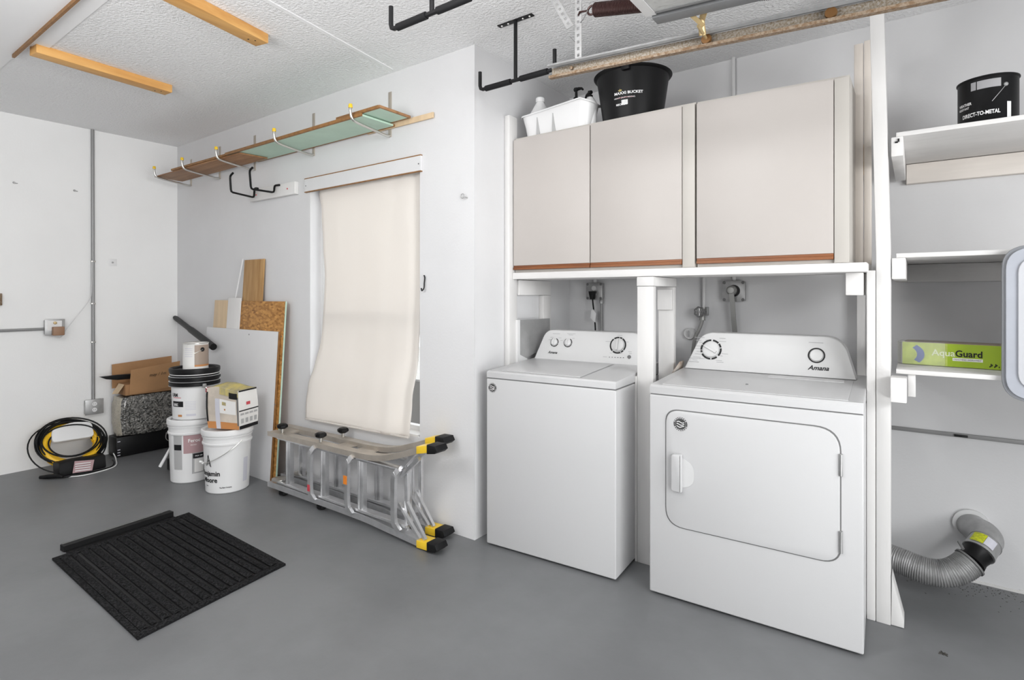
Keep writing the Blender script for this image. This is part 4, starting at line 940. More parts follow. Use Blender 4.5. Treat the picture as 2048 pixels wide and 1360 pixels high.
def tpatch(a0, a1, s0, s1, m, name):
    mb = MB(); mi = mb._mi(m); g = []
    for i in range(7):
        a = a0+(a1-a0)*i/6; dr_ = cd*math.cos(a)+sd_*math.sin(a); g.append((mb.bm.verts.new(ctr+dr_*.0625+ax*s0), mb.bm.verts.new(ctr+dr_*.0625+ax*s1)))
    for i in range(6): mb.bm.faces.new((g[i][0], g[i][1], g[i+1][1], g[i+1][0]))
    return mb.build(name, m, t2)
tpatch(-.9, -.1, -.026, .026, 'tag_yellow', 'yellow_sticker'); tpatch(-.08, .55, -.024, .024, 'silver_label', 'silver_label')

# ================================================================== CEILING HOOKS AND GARAGE DOOR HARDWARE
def ceiling_hook(cx_, cy_, label):
    t = thing('ceiling_hook', label, 'hook', (cx_, cy_, 2.42), 0, 'black double hooks hanging from the ceiling')
    mb = MB().box(cx_-.105, cx_+.105, cy_-.014, cy_+.014, H-.005, H, 'black_steel', .001)
    pl = mb.build('ceiling_plate', 'black_steel', t)
    for dx_ in (-.085, -.045, .045, .085): MB().lathe([(0, 0), (.006, 0), (.005, -.003), (0, -.003)], (cx_+dx_, cy_, H-.005), 'chrome', 10).build('screw', 'chrome', pl)
    MB().tube([(cx_, cy_, H-.004), (cx_, cy_, 2.42)], .0095, 'black_steel', 14).build('stem', 'black_steel', t)
    MB().tube([(cx_-.229, cy_, 2.515), (cx_-.229, cy_, 2.442), (cx_-.224, cy_, 2.427), (cx_-.210, cy_, 2.42), (cx_+.210, cy_, 2.42), (cx_+.224, cy_, 2.427), (cx_+.229, cy_, 2.442), (cx_+.229, cy_, 2.515)], .0095, 'black_steel', 14).build('double_arm', 'black_steel', t)
    for (a, b) in ((-.19, -.03), (.03, .19)): MB().tube([(cx_+a, cy_, 2.42), (cx_+b, cy_, 2.42)], .0145, 'black_matte', 16).build('foam_grip', 'black_matte', t)
    return t
ceiling_hook(3.917, -.085, 'black double ceiling hook hanging over the cabinets, partly behind the door track')
q = P(782, 60, 'z', 2.42)
ceiling_hook(q.x+.229, q.y, 'black double ceiling hook cut by the top edge of the picture')

# sloping horizontal door track (open side faces the door)
TY = -.385; tz = lambda x: 2.262-.058*(x-4.318)
t = thing('door_track', 'long rusty steel garage door track running off the top of the picture', 'door track', (5.6, TY, 2.2))
def chan(prof, x0, x1, m, name, parent):
    mb = MB(); mi = mb._mi(m)
    A = [mb.bm.verts.new((x0, TY+y, tz(x0)+z)) for y, z in prof]; C = [mb.bm.verts.new((x1, TY+y, tz(x1)+z)) for y, z in prof]
    for i in range(len(prof)-1): mb.bm.faces.new((A[i], A[i+1], C[i+1], C[i]))
    o = mb.build(name, m, parent); sdf = o.modifiers.new('gauge', 'SOLIDIFY'); sdf.thickness = .0025; return o
chan([(0, .020), (0, -.018)], 4.318, 7.1, 'rust', 'web', t)
chan([(0, .020), (-.004, .028), (-.020, .029), (-.034, .026), (-.038, .018), (-.030, .012)], 4.318, 7.1, 'galv', 'upper_flange', t)
chan([(0, -.018), (-.002, -.024), (-.016, -.029), (-.030, -.028), (-.033, -.020)], 4.322, 7.1, 'rust_brown', 'lower_flange', t)
mb = MB(); mb.lathe([(0, 0), (.007, 0), (.007, .008), (0, .010)], (0, 0, 0), 'rust_brown', 10, Matrix.Translation((4.415, TY-.003, tz(4.4)+.003)) @ Matrix.Rotation(PI/2, 4, 'X')); mb.build('bolt', 'rust_brown', t)
def perforated(name, p0, p1, w, across, parent=None, step=.026, m='galv'):
    """steel strap punched with real holes"""
    p0 = Vector(p0); p1 = Vector(p1); d = (p1-p0); n = max(2, int(d.length/step)); a = Vector(across).normalized(); mb = MB(); th = a.cross(d).normalized()*.002
    d /= n
    for i in range(n):
        c = p0+d*i
        for s_ in (-1, 1):
            mb.prism([c+a*s_*w/2, c+a*s_*w*.17, c+d+a*s_*w*.17, c+d+a*s_*w/2], th, m)
        mb.prism([c-a*w*.17, c+a*w*.17, c+d*.55+a*w*.17, c+d*.55-a*w*.17], th, m)
    return mb.build(name, m, parent)
xa = P(1150, 60, 'y', -.40).x
t = thing('track_hanger', 'perforated steel angle hanging the door track from the ceiling', 'hanger', (xa, -.39, 2.28))
perforated('perforated_leg', (xa, -.372, 2.238), (xa, -.372, H), .030, (1, 0, 0), t)
b0 = P(1137, 52, 'y', -.40); b1 = P(1104, -6, 'y', -.40)
perforated('diagonal_brace', (b0.x, -.385, b0.z), b0+(b1-b0)*4.4+Vector((0, .015, 0)), .032, (1, 0, .25), t)
perforated('diagonal_brace', (xa-.004, -.36, 2.50), (xa-.10, -.20, H), .026, (1, .6, 0), t)
MB().tube(smooth([(xa+.01, -.375, 2.44), (xa+.03, -.38, 2.452), (xa+.05, -.385, 2.475)]), .002, 'seam', 6).tube([(xa-.015, -.374, 2.37), (xa-.035, -.38, 2.395)], .0018, 'seam', 6).build('tie_wire', 'seam', t)
s0 = P(1170, 22, 'y', -.38); s1 = P(1290, 9, 'y', -.38); sd_ = (s1-s0).normalized()
t = thing('extension_spring', 'dark brown coil spring stretched above the door track', 'spring', s0)
N_ = 1500; Ls = 1.5; xx = sd_.cross(Vector((0, 0, 1))).normalized(); zz_ = xx.cross(sd_)
st = s0+sd_*.045
pts = []; rs = []
for i in range(441): pts.append(st+sd_*Ls*i/440); rs.append(.0245+.003*(i % 2))
MB().tube(pts, rs, 'spring', 18).build('coil', 'spring', t, autosmooth=60)
mb = MB(); mb.tube([s0+sd_*.03+(sd_*math.cos(a)+zz_*math.sin(a))*.017 for a in [i*2*PI/20 for i in range(20)]], .0045, 'spring', 8, closed=True)
mb.tube([s0+sd_*.015, s0-sd_*.025+Vector((0, 0, -.002)), (xa, -.372, s0.z-.004)], .004, 'spring', 8); mb.build('hook_end', 'spring', t)

# open sectional door seen from below
t = thing('garage_door', 'open sectional garage door overhead, grey steel underside with white end strip', 'garage door', (6.0, -2.6, 2.2))
dz = lambda x: 2.277-.066*(x-4.814)
def slab(x0, x1, y0, y1, zb, th, m, name, parent):
    mb = MB(); mb.prism([(x0, y0, dz(x0)+zb), (x1, y0, dz(x1)+zb), (x1, y0, dz(x1)+zb+th), (x0, y0, dz(x0)+zb+th)], (0, y1-y0, 0), m, .001); return mb.build(name, m, parent)
slab(4.840, 7.05, -.565, -2.98, .006, .040, 'door_panel', 'panel', t)
slab(4.818, 7.05, -.500, -.552, 0, .044, 'door_steel', 'stile', t)
slab(4.840, 7.05, -.572, -.580, .002, .006, 'seam', 'groove', t)
slab(4.802, 4.838, -.562, -2.98, .004, .046, 'white_plastic', 'end_strip', t)
for k in range(4):
    x_ = 5.14+k*.055; MB().lathe([(0, 0), (.006+.002*(k % 2), 0), (0, -.001)], (x_, -.527, dz(x_)-.0005), 'ink', 10).build('punched_hole', 'ink', t)
def roller(u, v, label, bracket=True):
    c_ = P(u, v, 'y', -.402)
    t = thing('track_roller', label, 'roller', c_, 0, 'rollers in the door track')
    c_ = Vector((c_.x, -.402, tz(c_.x)+.0))
    MB().lathe([(0, -.008), (.016, -.008), (.0175, -.002), (.0175, .003), (.016, .008), (0, .008)], (0, 0, 0), 'bronze', 28, Matrix.Translation(c_) @ Matrix.Rotation(PI/2, 4, 'X')).build('wheel', 'bronze', t)
    if bracket:
        MB().tube([c_, c_+Vector((0, -.09, .012))], .0055, 'brass', 10).build('spindle', 'brass', t)
        e0 = P(1402, 35, 'y', -.455); MB().tube([c_+Vector((-.004, -.03, .004)), e0], [.012, .011], 'brass', 12).build('sleeve', 'brass', t)
        for (ua, va, ub, vb, wd) in ((1407, 52, 1376, 24, .014), (1404, 38, 1412, 12, .024)):
            a_ = P(ua, va, 'y', -.462); b_ = P(ub, vb, 'y', -.505); d_ = (b_-a_)
            MB().strip([a_, a_+d_*.5, b_], .003, wd, (0.2, 1, 0.3), 'brass').build('bracket_arm', 'brass', t)
            MB().lathe([(0, 0), (.008, 0), (.007, .006), (0, .006)], (0, 0, 0), 'chrome', 10, disc_mtx(b_, Vector((0, -1, -.2)).normalized())).build('bolt', 'chrome', t)
    return t
roller(1413, 62, 'track roller with brassy bracket arms near the end strip of the door')
roller(1662, 3, 'track roller at the top edge of the picture near the tall post', False)

# ================================================================== FLOOR MATS
t = thing('door_mat', 'charcoal ribbed carpet door mat on the grey floor', 'mat', (2.5, -1.1, 0))
A_, B_, C_, D_ = Vector((1.993, -1.437, 0)), Vector((1.921, -.748, 0)), Vector((3.004, -.772, 0)), Vector((3.092, -1.455, 0))
MB().prism([A_, B_, C_, D_], (0, 0, .006), 'rubber', .002).build('rubber_backing', 'rubber', t)
def mp_(u, v, z=.006):
    p = A_.lerp(D_, u).lerp(B_.lerp(C_, u), v); return Vector((p.x, p.y, z))
mb = MB()
nb = 15; cuts = [.03+(.94)*i/nb for i in range(nb+1)]
nn = 24
for i in range(nb):
    v0, v1 = cuts[i]+.008, cuts[i+1]-.008
    if i % 3 == 1: v1 -= .012
    if i % 3 == 2: v0 -= .004
    rows = []
    for j in range(7):
        f_ = j/6; v = v0+(v1-v0)*f_; hz = .006+.0085*math.sin(PI*(.08+.84*f_))**.5
        rows.append([mb.bm.verts.new(mp_(.035+.93*k/nn, v, hz+.0008*random.random())) for k in range(nn+1)])
    for r0, r1 in zip(rows, rows[1:]):
        for k in range(nn): f = mb.bm.faces.new((r0[k], r0[k+1], r1[k+1], r1[k])); f.smooth = True
mb._mi('mat_fibre'); mb.build('carpet_ribs', 'mat_fibre', t)
mb = MB()
for (u0, u1, v0, v1) in ((0, 1, 0, .035), (0, 1, .965, 1), (0, .035, .035, .965), (.963, 1, .035, .965)):
    mb.prism([mp_(u0, v0), mp_(u1, v0), mp_(u1, v1), mp_(u0, v1)], (0, 0, .005), 'mat_fibre', .002)
mb.build('border', 'mat_fibre', t)
t = thing('threshold_strip', 'narrow black rubber strip with a grey lip lying half under the door mat', 'rubber strip', (1.93, -1.1, 0))
MB().prism([(1.905, -1.365, 0), (1.985, -1.37, 0), (1.945, -.82, 0), (1.86, -.83, 0)], (0, 0, .0055), 'rubber', .001).build('strip', 'rubber', t)
MB().strip([(1.915, -1.375, .016), (1.868, -.825, .016)], .030, .045, (0, 0, 1), 'rubber').build('raised_edge', 'rubber', t)
MB().strip([(1.893, -1.37, .0325), (1.848, -.87, .0325)], .003, .012, (0, 0, 1), 'seam').build('grey_lip', 'seam', t)

# ================================================================== PANELS LEANING ON THE BACK WALL
def leaning(name, label, x0, x1, z1, yb, yt, th, m, cat='board', dxl=0.0, extra=None):
    mb = MB(); mb.prism([(x0, yb, 0), (x1, yb, 0), (x1+dxl, yt, z1), (x0+dxl, yt, z1)], Vector((0, 1, (yb-yt)/-z1)).normalized()*th, m, .0015)
    return tag(mb.build(name, m), label, cat)
wbd = leaning('painted_board', 'large white painted panel leaning on the wall behind the buckets', .72, 1.786, 1.080, -.140, -.0806, .011, 'wall', dxl=.012)
MB().prism([(1.7865, -.140, 0), (1.7945, -.140, 0), (1.8065, -.0806, 1.08), (1.7985, -.0806, 1.08)], (0, .011, 0), 'wood_edge').build('raw_edge', 'wood_edge', wbd)
for (u, v) in ((498, 669), (563, 673), (550, 809)):
    p = P(u, v, 'y', -.10); zz_ = p.z; y_ = -.140+.0594*zz_/1.08
    p = P(u, v, 'y', y_-.0005); MB().lathe([(0, 0), (.006, 0), (0, .001)], (0, 0, 0), 'seam', 10, disc_mtx(p, Vector((0, -1, 0)))).build('screw_head', 'seam', wbd)
ob = leaning('strand_board', 'orange strand board standing behind the white panel, with a greenish right edge', 1.17, 1.822, 1.300, -.119, -.0475, .009, 'osb', dxl=.012)
MB().prism([(1.8225, -.119, 0), (1.829, -.119, 0), (1.841, -.0475, 1.30), (1.8345, -.0475, 1.30)], (0, .009, 0), 'green').build('green_edge', 'wood_edge', ob)
leaning('wooden_plank', 'tall weathered wooden plank standing behind the strand board', 1.195, 1.478, 1.625, -.108, -.0186, .012, 'wood_plank', dxl=.022)
leaning('wooden_plank', 'pale yellowish wooden offcut at the left behind the white panel', .77, 1.06, 1.305, -.119, -.0475, .009, 'wood_pale', dxl=.03)
leaning('white_offcut', 'narrow white offcut standing in front of the strand board', 1.00, 1.195, 1.325, -.128, -.0551, .008, 'white_paint', dxl=.035)
tag(MB().tube([P(470, 602, 'y', -.040), P(486, 518, 'y', -.022)]+[], .0055, 'white_plastic', 8).build('thin_rod', 'white_plastic'), 'thin white metal rod leaning beside the tall plank', 'rod')
o = bpy.data.objects['thin_rod']

# ================================================================== BUCKETS
r0_, r1_, hh = .135, .150, .368
b2c = (1.215, -.418)
t, cy2 = bucket('paint_bucket', 'white bucket with mauve label standing on the floor, bottom of the stack', b2c[0], b2c[1], 0, .133, .148, .455, 'white_plastic', 'white_plastic')
def patch(t, cyl, uv0, uv1, z0, z1, m, name):
    c = cyl[:2]; a0, _ = ang(uv0, 900, c, (cyl[2]+cyl[4])/2); a1, _ = ang(uv1, 900, c, (cyl[2]+cyl[4])/2)
    mb = MB(); cyl_patch(mb, c[0], c[1], (cyl[2], cyl[3], cyl[4], cyl[5]), a0, a1, z0, z1, m, off=.0009 if name != 'inset' else .0016); return mb.build(name if name != 'inset' else 'label_inset', m, t)
zb2 = 0
patch(t, cy2, 367, 410, .215, .345, 'mauve', 'label'); patch(t, cy2, 348, 364, .10, .345, 'mid_grey_print', 'label'); patch(t, cy2, 384, 415, .065, .215, 'mid_grey_print', 'label')
patch(t, cy2, 386, 412, .175, .21, 'ink', 'inset'); patch(t, cy2, 389, 407, .075, .17, 'grout_white', 'inset'); patch(t, cy2, 349, 363, .24, .28, 'ink', 'inset')
def blab(t, cyl, u, z, s_, sz, m, b_=0, sx=1, al='LEFT'):
    a0, _ = ang(u, 900, cyl[:2], (cyl[2]+cyl[4])/2); c2 = (cyl[0], cyl[1], cyl[2]+.0012, cyl[3], cyl[4]+.0012, cyl[5]); return text('lettering', s_, m, t, (a0, z), None, None, sz, bold=b_, cyl=c2, sx=sx, align=al)
blab(t, cy2, 376, .295, 'Feroc', .034, 'white_ink', .0005); blab(t, cy2, 381, .27, 'PRIMER', .012, 'white_ink'); blab(t, cy2, 390, .187, 'PRIX 100', .013, 'white_ink', .0003)
def bail(t, cyl, a, drop, side, m='chrome', zr=.30):
    """wire handle hanging from two ears"""
    x, y, z = cyl[0], cyl[1], cyl[3]; r = cyl[4]+.012; pts = []
    for i in range(21):
        th = a+PI*i/20*side; q = math.sin(PI*i/20)
        pts.append((x+(r+.006*q)*math.cos(th), y+(r+.006*q)*math.sin(th), z+zr-drop*q**.8))
    return MB().tube(pts, .0022, m, 8).build('wire_handle', m, t)
hw = bail(t, cy2, math.radians(-100), .12, -1, zr=.36)
MB().tube([(1.215-.148, -.425-.03, .36), (1.215-.158, -.43-.035, .30), (1.215-.145, -.44-.05, .24), (1.215-.15, -.46-.07, .16), (1.215-.175, -.475-.085, .085)], [.006, .006, .006, .010, .011], 'white_plastic', 10).build('strap_handle', 'white_plastic', t)
b1c = (1.248, -.408); zb1 = .4565
t, cy1 = bucket('paint_bucket', 'white bucket with black lid standing on the mauve-labelled bucket', b1c[0], b1c[1], zb1, .142, .156, .365, 'white_plastic', 'black')
mb = MB(); mb.lathe([(.158, .235), (.166, .240), (.166, .262), (.160, .266), (.160, .282), (.168, .285), (.168, .300), (.160, .306), (.160, .34)], (b1c[0], b1c[1], zb1), 'black', 48); mb.build('black_collar', 'black', t)
for z_ in (.268, .304, .236): MB().lathe([(.161, z_), (.1675, z_+.001), (.161, z_+.003)], (b1c[0], b1c[1], zb1), 'white_plastic', 48).build('pale_ring', 'white_plastic', t)
patch(t, cy1, 346, 366, zb1+.095, zb1+.135, 'ink', 'label'); patch(t, cy1, 411, 421, zb1+.19, zb1+.225, 'red_ink', 'label'); patch(t, cy1, 412, 424, zb1+.155, zb1+.182, 'ink', 'label')
blab(t, cy1, 346, zb1+.168, 'URM', .034, 'ink', .001, .8); blab(t, cy1, 348, zb1+.102, 'BASIC', .026, 'white_ink', .0008, .62); blab(t, cy1, 412, zb1+.198, 'NEW', .014, 'white_ink')
patch(t, cy1, 347, 362, zb1+.158, zb1+.162, 'red_ink', 'label')
patch(t, cy1, 372, 392, zb1+.03, zb1+.045, 'silver_label', 'label'); patch(t, cy1, 355, 363, zb1+.025, zb1+.04, 'copper_orange', 'label')
for k in range(6): patch(t, cy1, 370, 392, zb1+.075+k*.011, zb1+.078+k*.011, 'silver_label', 'fine_print')
for k in range(5): patch(t, cy1, 410, 422, zb1+.07+k*.013, zb1+.074+k*.013, 'silver_label', 'fine_print')
a_, _ = ang(408, 790, b1c, .165); ex, ey = b1c[0]+.168*math.cos(a_), b1c[1]+.168*math.sin(a_)
MB().box(-.012, .012, -.012, .012, -.014, .014, 'galv', .004, mtx=Matrix.Translation((ex, ey, zb1+.243))).tube(smooth([(ex, ey, zb1+.243), (ex+.03, ey+.02, zb1+.21), (ex+.05, ey+.06, zb1+.19), (ex+.035, ey+.12, zb1+.19)]), .002, 'chrome', 6).build('handle_ear', 'galv', t)
# front bucket
b3c = (1.640, -.368)
t, cy3 = bucket('paint_bucket', 'white bucket with dark lettering and wire handle, front one with the torn bag on it', b3c[0], b3c[1], 0, .136, .155, .43, 'white_plastic', 'white_plastic')
blab(t, cy3, 440, .125, 'Benjamin', .046, 'ink', .0012, .95, 'RIGHT'); blab(t, cy3, 434, .080, 'Moore', .046, 'ink', .0012, .95, 'RIGHT')
blab(t, cy3, 438, .040, 'The Paint Company', .012, 'ink', .0003, .8); blab(t, cy3, 412, .052, 'Paints', .011, 'ink', .0002, .8)
patch(t, cy3, 487, 495, .06, .225, 'silver_label', 'label')
a0, _ = ang(418, 915, b3c, .142); r_ = .1425
mb = MB()
def cp(a, z, o=.0016): return Vector((b3c[0]+(r_+o+(z-.15)*.044)*math.cos(a), b3c[1]+(r_+o+(z-.15)*.049)*math.sin(a), z))
for (da, zA, db_, zB, w) in ((-.12, .19, 0, .265, .012), (0, .265, .15, .185, .012), (-.02, .20, .03, .235, .008), (.03, .235, .08, .19, .008)):
    p = cp(a0+da, zA); q = cp(a0+db_, zB); s_ = (q-p).cross(Vector((math.cos(a0), math.sin(a0), 0))).normalized()*w/2*.5
    mb.face([p-s_, q-s_, q+s_, p+s_], 'ink')
mb.build('triangle_mark', 'ink', t)
a1, _ = ang(482, 893, b3c, .155); a2, _ = ang(405, 930, b3c, .15)
pts = []
for i in range(17):
    f_ = i/16; a = a1+(a2-a1)*f_; z_ = .355-.155*math.sin(f_*PI/2)**.9; rr_ = .136+.019*z_/.43+.010
    pts.append((b3c[0]+rr_*math.cos(a), b3c[1]+rr_*math.sin(a), z_))
wh = MB().tube(smooth(pts, 3), .0022, 'chrome', 8).build('wire_handle', 'chrome', t)
MB().tube(pts[-3:]+[(pts[-1][0]-.012, pts[-1][1]-.012, pts[-1][2]+.004)], .0075, 'white_plastic', 10).build('grip', 'white_plastic', wh)
# paint can with brown label
c_ = (1.252, -.405); zc = zb1+.350
t = thing('paint_can', 'one-gallon paint can with white and taupe label on top of the black-lidded bucket', 'paint can', (c_[0], c_[1], zc))
MB().lathe([(0, 0), (.082, 0), (.084, .003), (.083, .006), (.083, .182), (.085, .186), (.085, .190), (.080, .191), (.070, .187), (.068, .183), (0, .183)], (c_[0], c_[1], zc), 'grout_white', 48).build('can_body', 'grout_white', t)
MB().lathe([(.0835, .184), (.0862, .187), (.0862, .191), (.080, .1925), (.072, .188)], (c_[0], c_[1], zc), 'chrome', 48).build('metal_rim', 'chrome', t)
cc = (c_[0], c_[1], .083, zc, .0831, zc+.19)
def cpatch(u0, u1, z0, z1, m, name='label', off=.0009):
    a0, _ = ang(u0, 700, c_, .083); a1, _ = ang(u1, 700, c_, .083); mb = MB(); cyl_patch(mb, c_[0], c_[1], (.083, zc, .0831, zc+.19), a0, a1, zc+z0, zc+z1, m, off=off); return mb.build(name, m, t)
cpatch(389, 423, .035, .178, 'can_brown'); cpatch(389, 423, .022, .036, 'copper_orange')
for k in range(5): cpatch(370, 385, .095+k*.014, .099+k*.014, 'silver_label', 'fine_print')
a0, _ = ang(405, 695, c_, .083)
MB().lathe([(0, 0), (.016, 0), (.013, .004), (0, .005)], (0, 0, 0), 'ink', 20, disc_mtx(Vector((c_[0]+.0835*math.cos(a0), c_[1]+.0835*math.sin(a0), zc+.145)), Vector((math.cos(a0), math.sin(a0), 0)))).build('handle_ear', 'ink', t)
a1, _ = ang(388, 700, c_, .083)
MB().tube([(c_[0]+.087*math.cos(a0+(a1-a0)*i/6), c_[1]+.087*math.sin(a0+(a1-a0)*i/6), zc+.145-.028*i/6) for i in range(7)], .002, 'chrome', 6).build('wire_handle', 'chrome', t)
# worn grout bag standing on the front bucket
gz = .4315; t = thing('grout_bag', 'worn printed bag of grout sitting on the lid of the front bucket', 'bag', (1.675, -.345, gz), math.radians(22))
def bagv(fx, fy, fz):
    x = -.125+.25*fx; y = -.09+.18*fy
    bul = math.sin(PI*fz)*.006
    x += bul*(2*fx-1); y += bul*(2*fy-1)
    x += .012*(fz)*(-1)
    return (x, y, .275*fz+.012*math.sin(fx*5)*fz)
def bagface(fn, m, name, parent, n1=8, n2=8, off=0, jit=.0016):
    mb = MB(); g = [[mb.bm.verts.new(fn(i/n1, j/n2)) for i in range(n1+1)] for j in range(n2+1)]
    for row in g[1:-1]:
        for v in row[1:-1]: v.co += Vector((random.uniform(-jit, jit), random.uniform(-jit, jit), random.uniform(-jit, jit)))
    for j in range(n2):
        for i in range(n1): f = mb.bm.faces.new((g[j][i], g[j][i+1], g[j+1][i+1], g[j+1][i])); f.smooth = True
    mb._mi(m); return mb.build(name, m, parent, True, autosmooth=70)
fr_ = bagface(lambda a, b: bagv(a, 0, b), 'grout_side', 'front_print', t)
rt_ = bagface(lambda a, b: bagv(1, a, b), 'grout_white', 'side_print', t)
bagface(lambda a, b: bagv(1-a, 1, b), 'grout_side', 'back_print', t); bagface(lambda a, b: bagv(0, 1-a, b), 'grout_side', 'side_print', t)
bagface(lambda a, b: bagv(a, 1-b, 0), 'copper_orange', 'bag_base', t)
bagface(lambda a, b: (lambda p: (p[0], p[1], p[2]+.018*math.sin(PI*a)*math.sin(PI*b)))(bagv(a, b, 1)), 'grout_top', 'top_print', t, jit=.003)
def onf(face, a0, a1, b0, b1, m, name, off=.0022):
    if face == 'f': fn = lambda a, b: tuple(Vector(bagv(a0+(a1-a0)*a, 0, b0+(b1-b0)*b))+Vector((0, -off, 0)))
    else: fn = lambda a, b: tuple(Vector(bagv(1, a0+(a1-a0)*a, b0+(b1-b0)*b))+Vector((off, 0, 0)))
    return bagface(fn, m, name, fr_ if face == 'f' else rt_, 4, 4, jit=0)
onf('f', 0, 1, 0, .17, 'copper_orange', 'orange_band'); onf('f', .28, .42, 0, .72, 'silver_label', 'tape', .003); onf('f', .42, .92, .38, .72, 'grout_white', 'picture')
onf('f', .42, 1, .83, 1, 'grout_top', 'yellow_fold', .004); onf('f', .72, .98, .78, .93, 'ink', 'dark_patch', .005); onf('f', 0, .05, .17, .9, 'ink', 'dark_edge', .003)
onf('f', .95, 1, .1, .9, 'seam', 'dark_edge', .003); onf('f', .50, .62, .58, .66, 'grout_top', 'picture_detail', .004); onf('f', .56, .60, .46, .50, 'copper_orange', 'picture_detail', .004)
onf('r', 0, 1, 0, .09, 'ink', 'dark_band'); onf('r', 0, 1, .46, .49, 'ink', 'dark_line'); onf('r', .38, .58, .60, .68, 'red_ink', 'red_mark'); onf('r', .02, 1, .96, 1.0, 'ink', 'dark_line')
for i in range(4):
    onf('r', .08+i*.23, .22+i*.23, .15, .27, 'mid_grey_print', 'pictogram', .003); onf('r', .06+i*.23, .24+i*.23, .36, .41, 'mid_grey_print', 'small_print', .003)

# ================================================================== CORNER CLUTTER
t = thing('equipment_case', 'flat black equipment case on the floor under the bubble wrapped parcel', 'case', (.13, -.32, 0))
MB().box(.035, .20, -.553, -.075, .004, .168, 'black', .006).build('case_body', 'black', t)
for z_ in (.018, .04, .062, .13): MB().box(.2003, .2012, -.545, -.525, z_, z_+.006, 'silver_label').build('small_marking', 'silver_label', t)
t = thing('bubble_wrapped_parcel', 'bulky parcel in bubble wrap, dark front and pale side, on the black case', 'parcel', (.14, -.33, .169))
def puffy(x0, x1, y0, y1, z0, z1, mA, mB_, name):
    mb = MB(); mb.box(x0, x1, y0, y1, z0, z1, mA); bmesh.ops.subdivide_edges(mb.bm, edges=list(mb.bm.edges), cuts=9, use_grid_fill=True)
    c = Vector(((x0+x1)/2, (y0+y1)/2, (z0+z1)/2)); i2 = mb._mi(mB_)
    for v in mb.bm.verts:
        q = v.co-c; fx, fy, fz = q.x/((x1-x0)/2), q.y/((y1-y0)/2), q.z/((z1-z0)/2)
        k = 1-.035*(fx*fx*fy*fy+fy*fy*fz*fz+fx*fx*fz*fz); v.co = c+q*k+Vector((random.uniform(-1, 1), random.uniform(-1, 1), random.uniform(-.3, .3)))*.003
    for f in mb.bm.faces:
        f.smooth = True
        if f.calc_center_median().y < y0+.02: f.material_index = i2
    zm = min(v.co.z for v in mb.bm.verts)
    for v in mb.bm.verts: v.co.z += z0-zm
    return mb.build(name, mA, t, autosmooth=80)
puffy(.045, .245, -.545, -.09, .170, .510, 'bubble', 'bubble_pale', 'parcel_body')
t = thing('cardboard_box', 'open brown cardboard box with raised flaps on top of the bubble wrapped parcel', 'cardboard box', (.15, -.32, .512))
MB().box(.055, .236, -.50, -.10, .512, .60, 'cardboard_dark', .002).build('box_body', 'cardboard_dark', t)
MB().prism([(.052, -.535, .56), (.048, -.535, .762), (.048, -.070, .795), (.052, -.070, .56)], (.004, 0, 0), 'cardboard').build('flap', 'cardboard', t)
MB().prism([(.238, -.475, .518), (.262, -.47, .725), (.262, -.09, .765), (.238, -.09, .545)], (.004, 0, 0), 'cardboard').build('flap', 'cardboard', t)
MB().prism([(.10, -.502, .60), (.215, -.502, .60), (.235, -.555, .535), (.13, -.56, .525)], (0, 0, .004), 'wood_pale').build('flap', 'cardboard', t)
text('marker_writing', 'may / 1m', 'ink', t, (.2675, -.335, .655), (0, 1, .06), (0, 0, 1), .035, .3)
tag(MB().prism([(.16, -.665, .684), (.16, -.62, .660), (.16, -.54, .645), (.16, -.30, .640), (.16, -.30, .682), (.16, -.54, .686)], (.035, 0, 0), 'black', .003).build('plastic_strip', 'black').__class__ and bpy.data.objects['plastic_strip'], 'long pointed black plastic strip sticking out of the cardboard box to the left', 'plastic strip')
e0 = P(350, 635, 'y', -.03); e1 = P(427, 694, 'y', -.145)
t = thing('leaning_bar', 'black handled bar leaning into the corner behind the paint can', 'bar', (.6, -.2, .75))
MB().tube([e0, e0.lerp(e1, .03), e0.lerp(e1, .40), e0.lerp(e1, .45), e1], [.018, .022, .022, .027, .027], 'black', 14).build('bar', 'black', t)
tag(MB().box(.86, .96, -.44, -.36, 0, .085, 'black', .004).build('black_block', 'black'), 'small black block on the floor behind the mauve-labelled bucket', 'block')

# coil of cables and yellow hose
t = thing('cable_coil', 'big coil of black cable leaning against the left wall beside the case', 'cable coil', (.2, -.87, 0))
cc_ = Vector((.205, -.868, .195)); Uv = Vector((-.62, 0, .785)); Vv = Vector((0, 1, 0)); Nv = Uv.cross(Vv)*-1
if Nv.x < 0: Nv = -Nv
def loops(n, R, spread, m, r, off0, name, parent, seed, ctr=cc_, squash=.88):
    random.seed(seed); pts = []
    for i in range(n*40+1):
        a = 2*PI*i/40; k = i/40
        R2 = R+spread*math.sin(k*2.3+seed)+.004*math.sin(a*3+k)
        pts.append(ctr+(Vv*math.cos(a)+Uv*math.sin(a)*squash)*R2+Nv*(off0+.008*math.sin(k*1.7+seed)+.006*math.sin(a*2+seed)))
    for p in pts: p.z = max(p.z, r+.001); p.x = max(p.x, r+.001)
    return MB().tube(pts, r, m, 8).build(name, m, parent)
loops(5, .198, .016, 'black', .0062, .03, 'black_cable', t, 3)
loops(3, .215, .016, 'black', .0062, .0, 'black_cable', t, 5, cc_+Vector((0, .015, .01)))
loops(1, .150, .02, 'black', .0055, .068, 'black_cable', t, 11, cc_+Vector((0, .0, -.02)), .8)
loops(1, .178, .008, 'black', .006, .066, 'black_cable', t, 12, cc_+Vector((0, .0, -.01)), .75)
loops(1, .245, .0, 'black', .005, -.01, 'loose_loop', t, 9, cc_+Vector((.02, -.01, -.01)))
th_ = thing('yellow_hose', 'thick yellow hose coiled inside the black cable', 'hose', (.2, -.87, .05))
